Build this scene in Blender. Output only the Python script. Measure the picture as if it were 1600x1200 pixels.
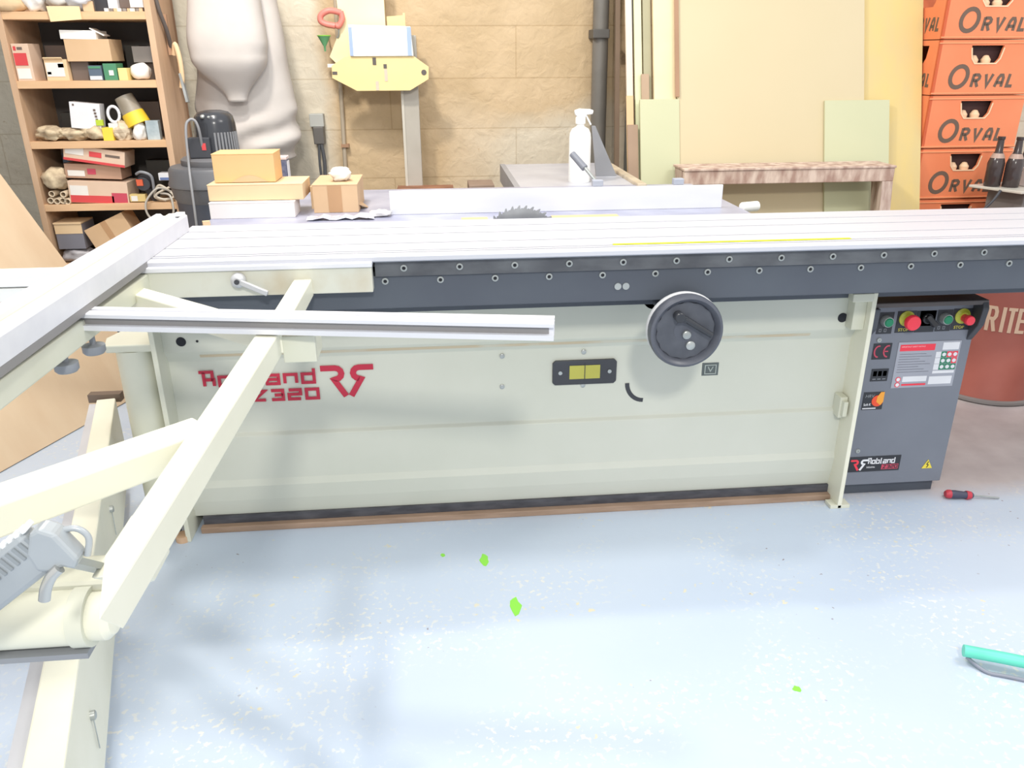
import bpy, bmesh, math, random
from mathutils import Vector, Matrix, noise
random.seed(7)
S = bpy.context.scene
for o in list(bpy.data.objects): bpy.data.objects.remove(o)
COL = S.collection

# ------------------------------------------------------------ camera
PITCH, ROLL, YAW = math.radians(22.3), math.radians(0.3), math.radians(5.2)
CAMP = Vector((0.95, -2.1, 1.36))
fw = Vector((math.sin(YAW)*math.cos(PITCH), math.cos(YAW)*math.cos(PITCH), -math.sin(PITCH)))
rt = Vector((math.cos(YAW), -math.sin(YAW), 0)); dn = fw.cross(rt)
rt2 = math.cos(ROLL)*rt + math.sin(ROLL)*dn
dn2 = -math.sin(ROLL)*rt + math.cos(ROLL)*dn
cd = bpy.data.cameras.new('camera'); cam = bpy.data.objects.new('camera', cd); COL.objects.link(cam)
m = Matrix.Identity(4)
for i in range(3):
    m[i][0] = rt2[i]; m[i][1] = -dn2[i]; m[i][2] = -fw[i]; m[i][3] = CAMP[i]
cam.matrix_world = m
cd.sensor_width = 36; cd.lens = 1250/1600*36; cd.clip_start = 0.05
S.camera = cam

# ------------------------------------------------------------ light
S.view_settings.view_transform = 'Standard'; S.view_settings.look = 'None'
S.view_settings.gamma = 1; S.view_settings.exposure = -0.13
w = bpy.data.worlds.new('world'); S.world = w; w.use_nodes = True
w.node_tree.nodes['Background'].inputs[0].default_value = (0.95, 0.97, 1.0, 1)
w.node_tree.nodes['Background'].inputs[1].default_value = 1.15
def lamp(name, loc, target, sx, sy, power, col=(1, 0.98, 0.94)):
    l = bpy.data.lights.new(name, 'AREA'); l.shape = 'RECTANGLE'; l.size = sx; l.size_y = sy
    l.energy = power; l.color = col
    o = bpy.data.objects.new(name, l); COL.objects.link(o); o.location = loc
    o.rotation_euler = (Vector(target)-Vector(loc)).to_track_quat('-Z', 'Y').to_euler()
    return o
lamp('ceiling_light_over_saw', (0.5, -0.25, 3.0), (0.5, -0.25, 0), 0.25, 0.25, 27)
lamp('ceiling_light_behind_camera', (1.1, -3.4, 2.8), (1.3, 0.6, 0.6), 0.28, 0.28, 68, (1, 0.97, 0.9))
lamp('ceiling_light_right', (3.0, -0.9, 3.0), (2.6, 0.2, 0.4), 1.2, 0.3, 36)
lamp('ceiling_light_rear', (0.25, 0.4, 3.0), (1.2, 1.9, 0.9), 0.18, 0.18, 46, (1, 0.93, 0.84))

# ------------------------------------------------------------ helpers
def rgb(h):
    h = h.lstrip('#'); v = [int(h[i:i+2], 16)/255 for i in (0, 2, 4)]
    return tuple(c/12.92 if c <= 0.04045 else ((c+0.055)/1.055)**2.4 for c in v)
MATS = {}
def mat(name, c, rough=0.5, metal=0.0, c2=None, scale=6.0, bump=0.0, lo=0.35, hi=0.65, stretch=(1, 1, 1), spec=0.5):
    if name in MATS: return MATS[name]
    c = rgb(c) if isinstance(c, str) else c
    c2 = (rgb(c2) if isinstance(c2, str) else c2) if c2 else tuple(v*0.9 for v in c)
    M = bpy.data.materials.new(name); M.use_nodes = True; nt = M.node_tree; N = nt.nodes; L = nt.links
    b = N['Principled BSDF']; b.inputs['Roughness'].default_value = rough; b.inputs['Metallic'].default_value = metal
    b.inputs['Specular IOR Level'].default_value = spec
    tc = N.new('ShaderNodeTexCoord'); mp = N.new('ShaderNodeMapping'); mp.inputs['Scale'].default_value = stretch
    nz = N.new('ShaderNodeTexNoise'); nz.inputs['Scale'].default_value = scale; nz.inputs['Detail'].default_value = 6
    cr = N.new('ShaderNodeValToRGB'); cr.color_ramp.elements[0].position = lo; cr.color_ramp.elements[1].position = hi
    cr.color_ramp.elements[0].color = (*c2, 1); cr.color_ramp.elements[1].color = (*c, 1)
    L.new(tc.outputs['Object'], mp.inputs[0]); L.new(mp.outputs[0], nz.inputs['Vector'])
    L.new(nz.outputs['Fac'], cr.inputs[0]); L.new(cr.outputs[0], b.inputs['Base Color'])
    if bump:
        bp = N.new('ShaderNodeBump'); bp.inputs['Strength'].default_value = bump; bp.inputs['Distance'].default_value = 0.01
        L.new(nz.outputs['Fac'], bp.inputs['Height']); L.new(bp.outputs[0], b.inputs['Normal'])
    MATS[name] = M; return M

class MB:
    def __init__(s): s.b = bmesh.new()
    def poly(s, pts, faces):
        v = [s.b.verts.new(p) for p in pts]
        for f in faces:
            try: s.b.faces.new([v[i] for i in f])
            except ValueError: pass
        return s
    def box(s, x0, x1, y0, y1, z0, z1):
        return s.hexa([(x0,y0,z0),(x1,y0,z0),(x1,y1,z0),(x0,y1,z0),(x0,y0,z1),(x1,y0,z1),(x1,y1,z1),(x0,y1,z1)])
    def hexa(s, p):
        return s.poly(p, [(3,2,1,0),(4,5,6,7),(0,1,5,4),(1,2,6,5),(2,3,7,6),(3,0,4,7)])
    def rbox(s, c, size, rz=0, rx=0, ry=0):
        R = Matrix.Rotation(rz, 3, 'Z') @ Matrix.Rotation(ry, 3, 'Y') @ Matrix.Rotation(rx, 3, 'X')
        a, b, d = [v/2 for v in size]; c = Vector(c)
        return s.hexa([c + R @ Vector(q) for q in [(-a,-b,-d),(a,-b,-d),(a,b,-d),(-a,b,-d),(-a,-b,d),(a,-b,d),(a,b,d),(-a,b,d)]])
    def bar(s, p, q, w, h, up=(0,0,1)):
        p = Vector(p); q = Vector(q); d = (q-p).normalized(); sd = d.cross(Vector(up)).normalized()*w/2; u = sd.cross(d).normalized()*h/2
        return s.hexa([p-sd-u, p+sd-u, q+sd-u, q-sd-u, p-sd+u, p+sd+u, q+sd+u, q-sd+u])
    def prism(s, pts, vec):
        n = len(pts); vec = Vector(vec); P = [Vector(p) for p in pts]
        return s.poly(P+[p+vec for p in P], [tuple(range(n-1,-1,-1)), tuple(range(n,2*n))]+[(i,(i+1)%n,n+(i+1)%n,n+i) for i in range(n)])
    def cyl(s, p, q, r, r2=None, n=24):
        r2 = r if r2 is None else r2
        p = Vector(p); q = Vector(q); d = (q-p).normalized(); a = d.orthogonal().normalized(); b = d.cross(a)
        A = [p+(a*math.cos(t)+b*math.sin(t))*r for t in [2*math.pi*i/n for i in range(n)]]
        B = [q+(a*math.cos(t)+b*math.sin(t))*r2 for t in [2*math.pi*i/n for i in range(n)]]
        return s.poly(A+B, [tuple(range(n-1,-1,-1)), tuple(range(n,2*n))]+[(i,(i+1)%n,n+(i+1)%n,n+i) for i in range(n)])
    def lathe(s, prof, c=(0,0,0), axis=(0,0,1), n=32, cap=True, sx=1, sy=1):
        c = Vector(c); d = Vector(axis).normalized()
        a = Vector((1,0,0)) if abs(d.x) < 0.9 else Vector((0,1,0)); a = (a-d*a.dot(d)).normalized(); b = d.cross(a)
        pts = []; F = []
        for r, z in prof:
            for i in range(n):
                t = 2*math.pi*i/n; pts.append(c+d*z+(a*math.cos(t)*sx+b*math.sin(t)*sy)*r)
        for k in range(len(prof)-1):
            for i in range(n): F.append((k*n+i, k*n+(i+1)%n, (k+1)*n+(i+1)%n, (k+1)*n+i))
        if cap: F.append(tuple(range(n-1,-1,-1))); F.append(tuple(range((len(prof)-1)*n, len(prof)*n)))
        return s.poly(pts, F)
    def path(s, pts, r, n=10, sub=6):
        P = [Vector(p) for p in pts]; Q = []
        for i in range(len(P)-1):
            a = P[max(i-1,0)]; b = P[i]; c = P[i+1]; d = P[min(i+2,len(P)-1)]
            for k in range(sub):
                t = k/sub; Q.append(0.5*((2*b)+(c-a)*t+(2*a-5*b+4*c-d)*t*t+(3*b-a-3*c+d)*t**3))
        Q.append(P[-1]); pts2 = []; F = []; pa = None
        for i, q in enumerate(Q):
            d = (Q[min(i+1,len(Q)-1)]-Q[max(i-1,0)]).normalized()
            pa = d.orthogonal().normalized() if pa is None else (pa-d*pa.dot(d)).normalized(); pb = d.cross(pa)
            for j in range(n):
                t = 2*math.pi*j/n; pts2.append(q+(pa*math.cos(t)+pb*math.sin(t))*r)
        for k in range(len(Q)-1):
            for i in range(n): F.append((k*n+i, k*n+(i+1)%n, (k+1)*n+(i+1)%n, (k+1)*n+i))
        F.append(tuple(range(n-1,-1,-1))); F.append(tuple(range((len(Q)-1)*n, len(Q)*n)))
        return s.poly(pts2, F)
    def blob(s, c, r, seed=0, amp=0.25, fr=3.0, sub=3, floor=None, rz=0):
        t = bmesh.new(); bmesh.ops.create_icosphere(t, subdivisions=sub, radius=1)
        R = Matrix.Rotation(rz, 3, 'Z')
        for v in t.verts:
            d = v.co.normalized(); k = 1+amp*noise.noise(d*fr*0.5+Vector((seed*3.1, seed, 0)))+amp*0.6*noise.noise(d*fr+Vector((seed, 0, seed*2.3)))
            q = Vector((max(-.86, min(.86, d.x))*r[0], max(-.86, min(.86, d.y))*r[1], max(-.8, min(.9, d.z))*r[2]))*k
            v.co = R @ q + Vector(c)
            if floor is not None: v.co.z = max(v.co.z, floor)
        me = bpy.data.meshes.new('t'); t.to_mesh(me); s.b.from_mesh(me); bpy.data.meshes.remove(me); t.free()
        return s
    def strokes(s, lines, wd, O, U, V, depth, closed=False):
        """flat extruded lettering: polylines in (u,v) placed on origin O with unit vectors U,V"""
        O = Vector(O); U = Vector(U); V = Vector(V); Nn = U.cross(V).normalized()
        for ln in lines:
            cl = len(ln) > 2 and ln[0] == ln[-1]
            P = [Vector((a, b)) for a, b in ln];
            if cl: P = P[:-1]
            n = len(P); Lf = []; Rg = []
            for i in range(n):
                a = P[(i-1) % n] if (cl or i > 0) else None; b = P[(i+1) % n] if (cl or i < n-1) else None
                d1 = (P[i]-a).normalized() if a is not None else None; d2 = (b-P[i]).normalized() if b is not None else None
                if d1 is None: d1 = d2
                if d2 is None: d2 = d1
                t = (d1+d2); t = t.normalized() if t.length > 1e-6 else d1
                nn = Vector((-t.y, t.x)); k = wd/2/max(0.45, nn.dot(Vector((-d1.y, d1.x))))
                Lf.append(P[i]+nn*k); Rg.append(P[i]-nn*k)
            for i in range(n if cl else n-1):
                j = (i+1) % n
                q = [O+U*p.x+V*p.y for p in (Rg[i], Rg[j], Lf[j], Lf[i])]
                s.prism(q, Nn*depth)
        return s
    def build(s, name, m, parent=None, bevel=0, smooth=False, base=None, seg=2):
        bmesh.ops.recalc_face_normals(s.b, faces=s.b.faces)
        me = bpy.data.meshes.new(name); s.b.to_mesh(me); s.b.free()
        o = bpy.data.objects.new(name, me); COL.objects.link(o); me.materials.append(m)
        if parent is None:
            if base is None:
                xs = [v.co for v in me.vertices]
                base = Vector(((min(v.x for v in xs)+max(v.x for v in xs))/2, (min(v.y for v in xs)+max(v.y for v in xs))/2, min(v.z for v in xs)))
            base = Vector(base); o.location = base; W[o.name] = base
        else:
            base = W[parent.name]; o.parent = parent; W[o.name] = base
        me.transform(Matrix.Translation(-base))
        if smooth:
            for p in me.polygons: p.use_smooth = True
            if smooth != 'full': me.set_sharp_from_angle(angle=math.radians(40))
        if bevel:
            b = o.modifiers.new('bevel', 'BEVEL'); b.width = bevel; b.segments = seg; b.limit_method = 'ANGLE'
        return o
W = {}
def tag(o, label, cat, group=None):
    o['label'] = label; o['category'] = cat
    if group: o['group'] = group
    return o
def thing(name, loc, label, cat, group=None):
    o = bpy.data.objects.new(name, None); COL.objects.link(o); o.location = loc; o.empty_display_size = 0.05
    W[o.name] = Vector(loc); return tag(o, label, cat, group)
def struct(o): o['kind'] = 'structure'; return o
def dup(root, loc, label=None, group=None):
    r = root.copy(); COL.objects.link(r); r.location = loc; W[r.name] = Vector(loc)
    if label: r['label'] = label
    if group: r['group'] = group
    for ch in list(root.children):
        c = ch.copy(); COL.objects.link(c); c.parent = r
        for g in list(ch.children):
            d = g.copy(); COL.objects.link(d); d.parent = c
    return r
def dup_part(o, dloc, parent):
    c = o.copy(); COL.objects.link(c); c.parent = parent; c.location = Vector(o.location)+Vector(dloc); W[c.name] = W[parent.name]; return c
def lettering(txt, m, parent, O, U, V, h, name='lettering', wscale=1.0, depth=0.0006, bold=0.0, shear=0.0, align='LEFT'):
    cu = bpy.data.curves.new('t', 'FONT'); cu.body = txt; cu.size = 1; cu.offset = bold; cu.shear = shear; cu.align_x = align; cu.resolution_u = 3
    t = bpy.data.objects.new('t', cu); COL.objects.link(t)
    dg = bpy.context.evaluated_depsgraph_get(); me = bpy.data.meshes.new_from_object(t.evaluated_get(dg))
    bpy.data.objects.remove(t)
    O = Vector(O); U = Vector(U).normalized(); V = Vector(V).normalized(); Nn = U.cross(V)
    k = h/0.72; b = MB(); b.b.from_mesh(me); bpy.data.meshes.remove(me)
    r = bmesh.ops.extrude_face_region(b.b, geom=list(b.b.faces))
    for g in r['geom']:
        if isinstance(g, bmesh.types.BMVert): g.co.z += 1
    for v in b.b.verts: v.co = O+U*v.co.x*k*wscale+V*v.co.y*k+Nn*v.co.z*depth
    return b.build(name, m, parent)

# ------------------------------------------------------------ materials
cream = mat('cream_machine_paint', '#d6d6c6', 0.42, c2='#ccccb9', scale=3)
body_m = mat('grey_cream_body_paint', '#cfd0c4', 0.45, c2='#c8cabd', scale=2.2)
white_cream = mat('warm_white_tube_paint', '#e6e4d2', 0.42, c2='#dedcc8', scale=4)
alu = mat('brushed_aluminium', '#d9dadf', 0.42, 0.12, c2='#d4d5db', scale=5, stretch=(1, 5, 5))
alu_dark = mat('aluminium_groove', '#8e8c8c', 0.5, 0.2)
iron = mat('bluish_cast_iron', '#b4b6c6', 0.4, 0.2, c2='#9a9cb0', scale=7)
beam_m = mat('blue_grey_beam_paint', '#50565f', 0.5, c2='#4a4f59', scale=4)
strip_m = mat('worn_grey_steel_strip', '#63666a', 0.5, 0.1, c2='#4c4e53', scale=9, stretch=(1, 1, 2))
cab_m = mat('slate_grey_cabinet_paint', '#797d87', 0.5, c2='#737781', scale=5)
black_m = mat('matt_black_plastic', '#3f4147', 0.45, c2='#38393e')
dark_hole = mat('dark_opening', '#23252c', 0.8)
steel = mat('bright_steel', '#b4b8b6', 0.35, 0.5, c2='#9ea2a0', scale=20)
red_logo = mat('red_logo_paint', '#c22a44', 0.5, c2='#b82440')
white_p = mat('white_plastic', '#efefec', 0.45, c2='#e8e8e4')
paper = mat('white_paper', '#eceae6', 0.7, c2='#dedbd5', scale=9, bump=0.2)
card = mat('brown_cardboard', '#d0b08c', 0.8, c2='#c6a580', scale=5, bump=0.1)
card_o = mat('orange_tan_cardboard', '#deb884', 0.8, c2='#d8b07a', scale=4)
card_l = mat('light_tan_cardboard', '#e0c39c', 0.8, c2='#dabb93', scale=4)
pine = mat('pine_shelf_wood', '#ccab8c', 0.6, c2='#bf9d7e', scale=4, stretch=(6, 6, 1), bump=0.1)
pine_h = mat('pine_board_wood', '#dab48c', 0.6, c2='#cfa880', scale=4, stretch=(1, 8, 8))
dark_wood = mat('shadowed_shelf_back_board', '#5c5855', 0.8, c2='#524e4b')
ply = mat('tan_plywood', '#dfc7a8', 0.6, c2='#d9be9e', scale=3.5, stretch=(1, 3, 1), bump=0.05)
orange = mat('orange_crate_plastic', '#ec8c60', 0.5, c2='#e98458', scale=4)
crate_ink = mat('grey_brown_crate_ink', '#6e5a4c', 0.6)
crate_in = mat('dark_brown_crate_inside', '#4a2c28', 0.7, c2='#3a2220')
beige_b = mat('beige_fibreboard', '#cdbe9c', 0.65, c2='#cabb98', scale=1.5)
yellow_b = mat('yellow_shuttering_board', '#dcc37e', 0.6, c2='#d2bd88', scale=3, lo=0.3, hi=0.7, stretch=(3, 3, 1))
green_b = mat('pale_green_fibreboard', '#c6c6a4', 0.65, c2='#c2c3a0', scale=2)
brown_b = mat('brown_board_edge', '#a88468', 0.7)
cloth = mat('off_white_filter_cloth', '#cbc5c0', 0.85, c2='#c2bcb7', scale=6, bump=0.3)
glove = mat('cream_leather_cloth', '#d6c4a4', 0.85, c2='#a8957c', scale=30, bump=0.3)
grey_pl = mat('grey_plastic', '#8e9196', 0.45, c2='#84878d')
green_paint = mat('bright_green_paint', '#8fe04e', 0.5)

# ------------------------------------------------------------ floor and walls
def floor_material():
    M = bpy.data.materials.new('painted_concrete_floor'); M.use_nodes = True; N = M.node_tree.nodes; L = M.node_tree.links
    b = N['Principled BSDF']; b.inputs['Roughness'].default_value = 0.42
    tc = N.new('ShaderNodeTexCoord')
    def nz(sc, det=5, off=0):
        mp = N.new('ShaderNodeMapping'); mp.inputs['Location'].default_value = (off, off*2, 0)
        n = N.new('ShaderNodeTexNoise'); n.inputs['Scale'].default_value = sc; n.inputs['Detail'].default_value = det
        L.new(tc.outputs['Object'], mp.inputs[0]); L.new(mp.outputs[0], n.inputs['Vector']); return n.outputs['Fac']
    def ramp(src, a, c, ca=(0,0,0,1), cb=(1,1,1,1)):
        r = N.new('ShaderNodeValToRGB'); r.color_ramp.elements[0].position = a; r.color_ramp.elements[1].position = c
        r.color_ramp.elements[0].color = ca; r.color_ramp.elements[1].color = cb; L.new(src, r.inputs[0]); return r.outputs[0]
    def mix(f, a, c, op='MIX'):
        x = N.new('ShaderNodeMix'); x.data_type = 'RGBA'; x.blend_type = op
        if isinstance(f, float): x.inputs[0].default_value = f
        else: L.new(f, x.inputs[0])
        for i, v in ((6, a), (7, c)):
            if isinstance(v, tuple): x.inputs[i].default_value = (*v, 1)
            else: L.new(v, x.inputs[i])
        return x.outputs[2]
    def mul(a, c):
        x = N.new('ShaderNodeMath'); x.operation = 'MULTIPLY'; L.new(a, x.inputs[0]); L.new(c, x.inputs[1]); return x.outputs[0]
    base = ramp(nz(1.1), 0.35, 0.65, (*rgb('#bac7d8'), 1), (*rgb('#c1cddc'), 1))
    wear = mul(ramp(nz(62, 4), 0.57, 0.62), ramp(nz(2.3, 3, 4), 0.45, 0.62))
    c = mix(wear, base, rgb('#d6d8d6'))
    cr = mul(ramp(nz(40, 5, 11), 0.64, 0.69), ramp(nz(3.1, 3, 9), 0.5, 0.6))
    c = mix(cr, c, rgb('#d8d2b8'))
    dk = mul(ramp(nz(48, 2, 21), 0.72, 0.745), ramp(nz(2.0, 2, 15), 0.5, 0.62))
    c = mix(dk, c, rgb('#8a7f86'))
    # bare concrete along the back of the workshop where the blue paint stops
    sp = N.new('ShaderNodeSeparateXYZ'); L.new(tc.outputs['Object'], sp.inputs[0])
    ad = N.new('ShaderNodeMath'); ad.operation = 'MULTIPLY_ADD'; ad.inputs[1].default_value = 0.25
    L.new(nz(3, 4, 2), ad.inputs[0]); L.new(sp.outputs['Y'], ad.inputs[2])
    bx_ = N.new('ShaderNodeMapRange'); bx_.inputs[1].default_value = 1.2; bx_.inputs[2].default_value = 2.2; L.new(sp.outputs['X'], bx_.inputs[0])
    bare = mul(ramp(ad.outputs[0], 0.17, 0.30), bx_.outputs[0])
    c = mix(bare, c, ramp(nz(9), 0.3, 0.7, (*rgb('#b9b0b0'), 1), (*rgb('#cbc3c2'), 1)))
    L.new(c, b.inputs['Base Color'])
    bp = N.new('ShaderNodeBump'); bp.inputs['Strength'].default_value = 0.15; bp.inputs['Distance'].default_value = 0.005
    L.new(nz(30), bp.inputs['Height']); L.new(bp.outputs[0], b.inputs['Normal'])
    return M
def wall_material():
    M = bpy.data.materials.new('painted_block_wall'); M.use_nodes = True; N = M.node_tree.nodes; L = M.node_tree.links
    b = N['Principled BSDF']; b.inputs['Roughness'].default_value = 0.8
    tc = N.new('ShaderNodeTexCoord'); sp = N.new('ShaderNodeSeparateXYZ'); L.new(tc.outputs['Object'], sp.inputs[0])
    cb = N.new('ShaderNodeCombineXYZ'); L.new(sp.outputs['X'], cb.inputs[0]); L.new(sp.outputs['Z'], cb.inputs[1])
    br = N.new('ShaderNodeTexBrick'); br.inputs['Scale'].default_value = 1; br.inputs['Brick Width'].default_value = 1.24; br.inputs['Row Height'].default_value = 0.235
    br.inputs['Mortar Size'].default_value = 0.004; br.inputs['Mortar Smooth'].default_value = 0.6
    br.inputs['Color1'].default_value = (1,1,1,1); br.inputs['Color2'].default_value = (0.96,0.96,0.96,1); br.inputs['Mortar'].default_value = (0.78,0.74,0.68,1)
    mp = N.new('ShaderNodeMapping'); mp.inputs['Location'].default_value = (0.5, 0.15, 0); L.new(cb.outputs[0], mp.inputs[0]); L.new(mp.outputs[0], br.inputs['Vector'])
    def nz(sc, det=6, dis=0):
        n = N.new('ShaderNodeTexNoise'); n.inputs['Scale'].default_value = sc; n.inputs['Detail'].default_value = det; n.inputs['Distortion'].default_value = dis
        L.new(tc.outputs['Object'], n.inputs['Vector']); return n.outputs['Fac']
    def ramp(src, a, c, ca, cc):
        r = N.new('ShaderNodeValToRGB'); r.color_ramp.elements[0].position = a; r.color_ramp.elements[1].position = c
        r.color_ramp.elements[0].color = (*ca, 1); r.color_ramp.elements[1].color = (*cc, 1); L.new(src, r.inputs[0]); return r.outputs[0]
    ochre = ramp(nz(5), 0.35, 0.65, rgb('#bfa783'), rgb('#cdb592'))
    white = ramp(nz(4), 0.35, 0.65, rgb('#cfc5b2'), rgb('#dad2c0'))
    # limewashed patches: left end of the wall, and the low patch over the extension table
    def madd(src, k, src2):
        a = N.new('ShaderNodeMath'); a.operation = 'MULTIPLY_ADD'; a.inputs[1].default_value = k; L.new(src, a.inputs[0]); L.new(src2, a.inputs[2]); return a.outputs[0]
    def mr(src, a, c, t0, t1):
        r_ = N.new('ShaderNodeMapRange'); r_.inputs[1].default_value = a; r_.inputs[2].default_value = c; r_.inputs[3].default_value = t0; r_.inputs[4].default_value = t1
        L.new(src, r_.inputs[0]); return r_.outputs[0]
    fx = mr(madd(nz(3), 0.22, sp.outputs['X']), 0.52, 0.60, 1, 0)
    low = madd(nz(2.5), 0.35, sp.outputs['Z'])
    fz = mr(low, 1.18, 1.34, 1, 0)
    gx = mr(madd(nz(2), 0.3, sp.outputs['X']), 1.1, 1.5, 0, 0.8)
    mm = N.new('ShaderNodeMath'); mm.operation = 'MULTIPLY'; L.new(fz, mm.inputs[0]); L.new(gx, mm.inputs[1])
    mx = N.new('ShaderNodeMath'); mx.operation = 'MAXIMUM'; L.new(fx, mx.inputs[0]); L.new(mm.outputs[0], mx.inputs[1])
    x = N.new('ShaderNodeMix'); x.data_type = 'RGBA'; L.new(mx.outputs[0], x.inputs[0]); L.new(ochre, x.inputs[6]); L.new(white, x.inputs[7])
    y = N.new('ShaderNodeMix'); y.data_type = 'RGBA'; y.blend_type = 'MULTIPLY'; y.inputs[0].default_value = 0.8
    L.new(x.outputs[2], y.inputs[6]); L.new(br.outputs['Color'], y.inputs[7]); ck = ramp(nz(9, 3, 2.5), 0.497, 0.503, (1,1,1), (1,1,1)); ce = ck.node.color_ramp.elements.new(0.5) if hasattr(ck, 'node') else None
    if ce: ce.color = (0.72, 0.62, 0.5, 1)
    z_ = N.new('ShaderNodeMix'); z_.data_type = 'RGBA'; z_.blend_type = 'MULTIPLY'
    L.new(ramp(nz(4.1, 2), 0.55, 0.6, (0,0,0), (1,1,1)), z_.inputs[0]); L.new(y.outputs[2], z_.inputs[6]); L.new(ck, z_.inputs[7]); L.new(z_.outputs[2], b.inputs['Base Color'])
    bp = N.new('ShaderNodeBump'); bp.inputs['Strength'].default_value = 0.75; bp.inputs['Distance'].default_value = 0.012
    L.new(nz(17, 10, 0.5), bp.inputs['Height']); L.new(bp.outputs[0], b.inputs['Normal'])
    return M
floor = struct(MB().box(-3.0, 6.0, -4.5, 2.15, -0.1, 0).build('floor', floor_material(), base=(0, 0, 0)))
struct(MB().box(-3.0, 6.0, 2.1, 2.25, 0, 3.1).build('wall_back', wall_material(), base=(0, 0, 0)))
struct(MB().box(-1.75, -1.6, -0.5, 2.1, 0, 3.1).build('wall_left', mat('grey_side_wall', '#77736e', 0.85, c2='#5e5a55'), base=(0, 0, 0)))
def paint_spot(pts, m, name='paint_spot'):
    cx = sum(p[0] for p in pts)/len(pts); cy = sum(p[1] for p in pts)/len(pts)
    MB().prism([(p[0], p[1], 0.0) for p in pts], (0, 0, 0.0008)).build(name, m, floor)
for cx, cy, sx, sy, sd in ((1.045, -0.135, .016, .035, 1), (1.115, -0.355, .018, .045, 2), (1.735, -0.72, .012, .012, 3), (0.925, -0.1, .009, .010, 4)):
    rr = random.Random(sd)
    paint_spot([(cx+math.cos(t)*sx*rr.uniform(.6, 1), cy+math.sin(t)*sy*rr.uniform(.6, 1)) for t in [i*math.pi/5 for i in range(10)]], green_paint)

# ------------------------------------------------------------ PANEL SAW
saw = thing('panel_saw', (1.2, 0.3, 0), 'large cream and slate grey sliding table panel saw filling the middle of the workshop', 'panel saw')
# body: pressed steel front panel with its own relief
prof = [(0.120, 0.045), (0.108, 0.10), (0.102, 0.15), (0.108, 0.172), (0.108, 0.315), (0.118, 0.325), (0.118, 0.36), (0.122, 0.555), (0.100, 0.59), (0.100, 0.70), (0.9, 0.70), (0.9, 0.045)]
body = MB().prism([(0.165, y, z) for y, z in prof], (2.035, 0, 0)).build('body', body_m, saw, bevel=0.002)
MB().box(0.152, 0.166, 0.045, 0.9, 0.0, 0.69).build('side_plate', cream, body, bevel=0.002)
MB().prism([(2.198, 0.035, 0.0), (2.198, 0.9, 0.0), (2.198, 0.9, 0.72), (2.198, 0.035, 0.72)], (0.014, 0, 0)).build('side_plate', white_cream, body, bevel=0.002)
MB().box(2.135, 2.198, 0.03, 0.1, 0.695, 0.72).box(2.16, 2.198, 0.06, 0.1, 0.60, 0.70).build('corner_bracket', cream, body, bevel=0.002)
MB().box(0.19, 2.2, 0.111, 0.16, 0.0, 0.046).build('plinth', mat('dark_grey_plinth', '#55555b', 0.6, c2='#3e3e44', scale=12, stretch=(1, 4, 4)), body)  # recessed dark grey strip, mottled along its length
MB().box(0.185, 2.2, 0.088, 0.111, 0.0, 0.020).build('floor_batten', mat('brown_floor_batten', '#a68c78', 0.7, c2='#937a66', scale=8, stretch=(1, 6, 6)), body, bevel=0.002)
MB().cyl((0.14, 0.06, 0.0), (0.14, 0.06, 0.02), 0.022).build('levelling_foot', pine, body, smooth=True)
MB().box(2.175, 2.24, 0.035, 0.075, 0.0, 0.012).build('fixing_foot', cream, body, bevel=0.001)
for x, z, r in ((0.218, 0.622, .0135), (2.149, 0.627, .0145), (0.262, 0.622, .0035)):
    MB().cyl((x, 0.0985, z), (x, 0.101, z), r).build('access_hole', dark_hole, body)
for x, z in ((1.123, .537), (1.122, .439), (1.368, .541), (1.368, .433)):
    b = MB(); b.lathe([(0.0075, 0), (0.0075, .004), (0.006, .005)], (x, 0.121, z), (0, -1, 0), 16); b.build('panel_bolt', steel, body, smooth=True)
# logo
Yp = 0.1165
U = (1, 0, 0)
GL = {  # angular lower-case letters of the maker's mark, in a unit box
 'R': [[(-.12,1),(.88,1),(.88,.45),(.95,.45)],[(.22,1),(.22,0)],[(.22,.45),(.95,.45),(.95,0)]],
 'o': [[(0,0),(.9,0),(.9,.62),(0,.62),(0,0)]],
 'b': [[(0,1),(0,0),(.9,0),(.9,.62),(0,.62)]],
 'l': [[(.1,1),(.1,0),(.35,0)]],
 'a': [[(0,.62),(.9,.62),(.9,0),(0,0),(0,.32),(.9,.32)]],
 'n': [[(0,0),(0,.62),(.9,.62),(.9,0)]],
 'd': [[(.9,1),(.9,0),(0,0),(0,.62),(.9,.62)]],
 'Z': [[(0,1),(.9,1),(0,0),(.9,0)]],
 '3': [[(0,1),(.9,1),(.9,0),(0,0)],[(.25,.5),(.9,.5)]],
 '2': [[(0,1),(.9,1),(.9,.52),(0,.52),(0,0),(.9,0)]],
 '0': [[(0,0),(.9,0),(.9,1),(0,1),(0,0)]]}
def word(txt, h, wd, O, Vv, m, parent, name, stroke, gap=0.42, depth=0.0008, adv=None):
    b = MB(); x = 0
    for ch in txt:
        a = 0.5 if ch == 'l' else 1
        ls = [[(x+p[0]*wd, p[1]*h) for p in l] for l in GL[ch]]
        b.strokes(ls, stroke, O, U, Vv, depth); x += wd*(a+gap)-(wd*.05)
    return b.build(name, m, parent)
VU = (0, 0.02, 1)
word('Robland', 0.043, 0.0372, (0.250, Yp, 0.478), VU, red_logo, body, 'maker_lettering', 0.0092)
word('Z320', 0.0285, 0.037, (0.392, Yp, 0.4275), VU, red_logo, body, 'model_lettering', 0.0095, gap=0.42)
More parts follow.
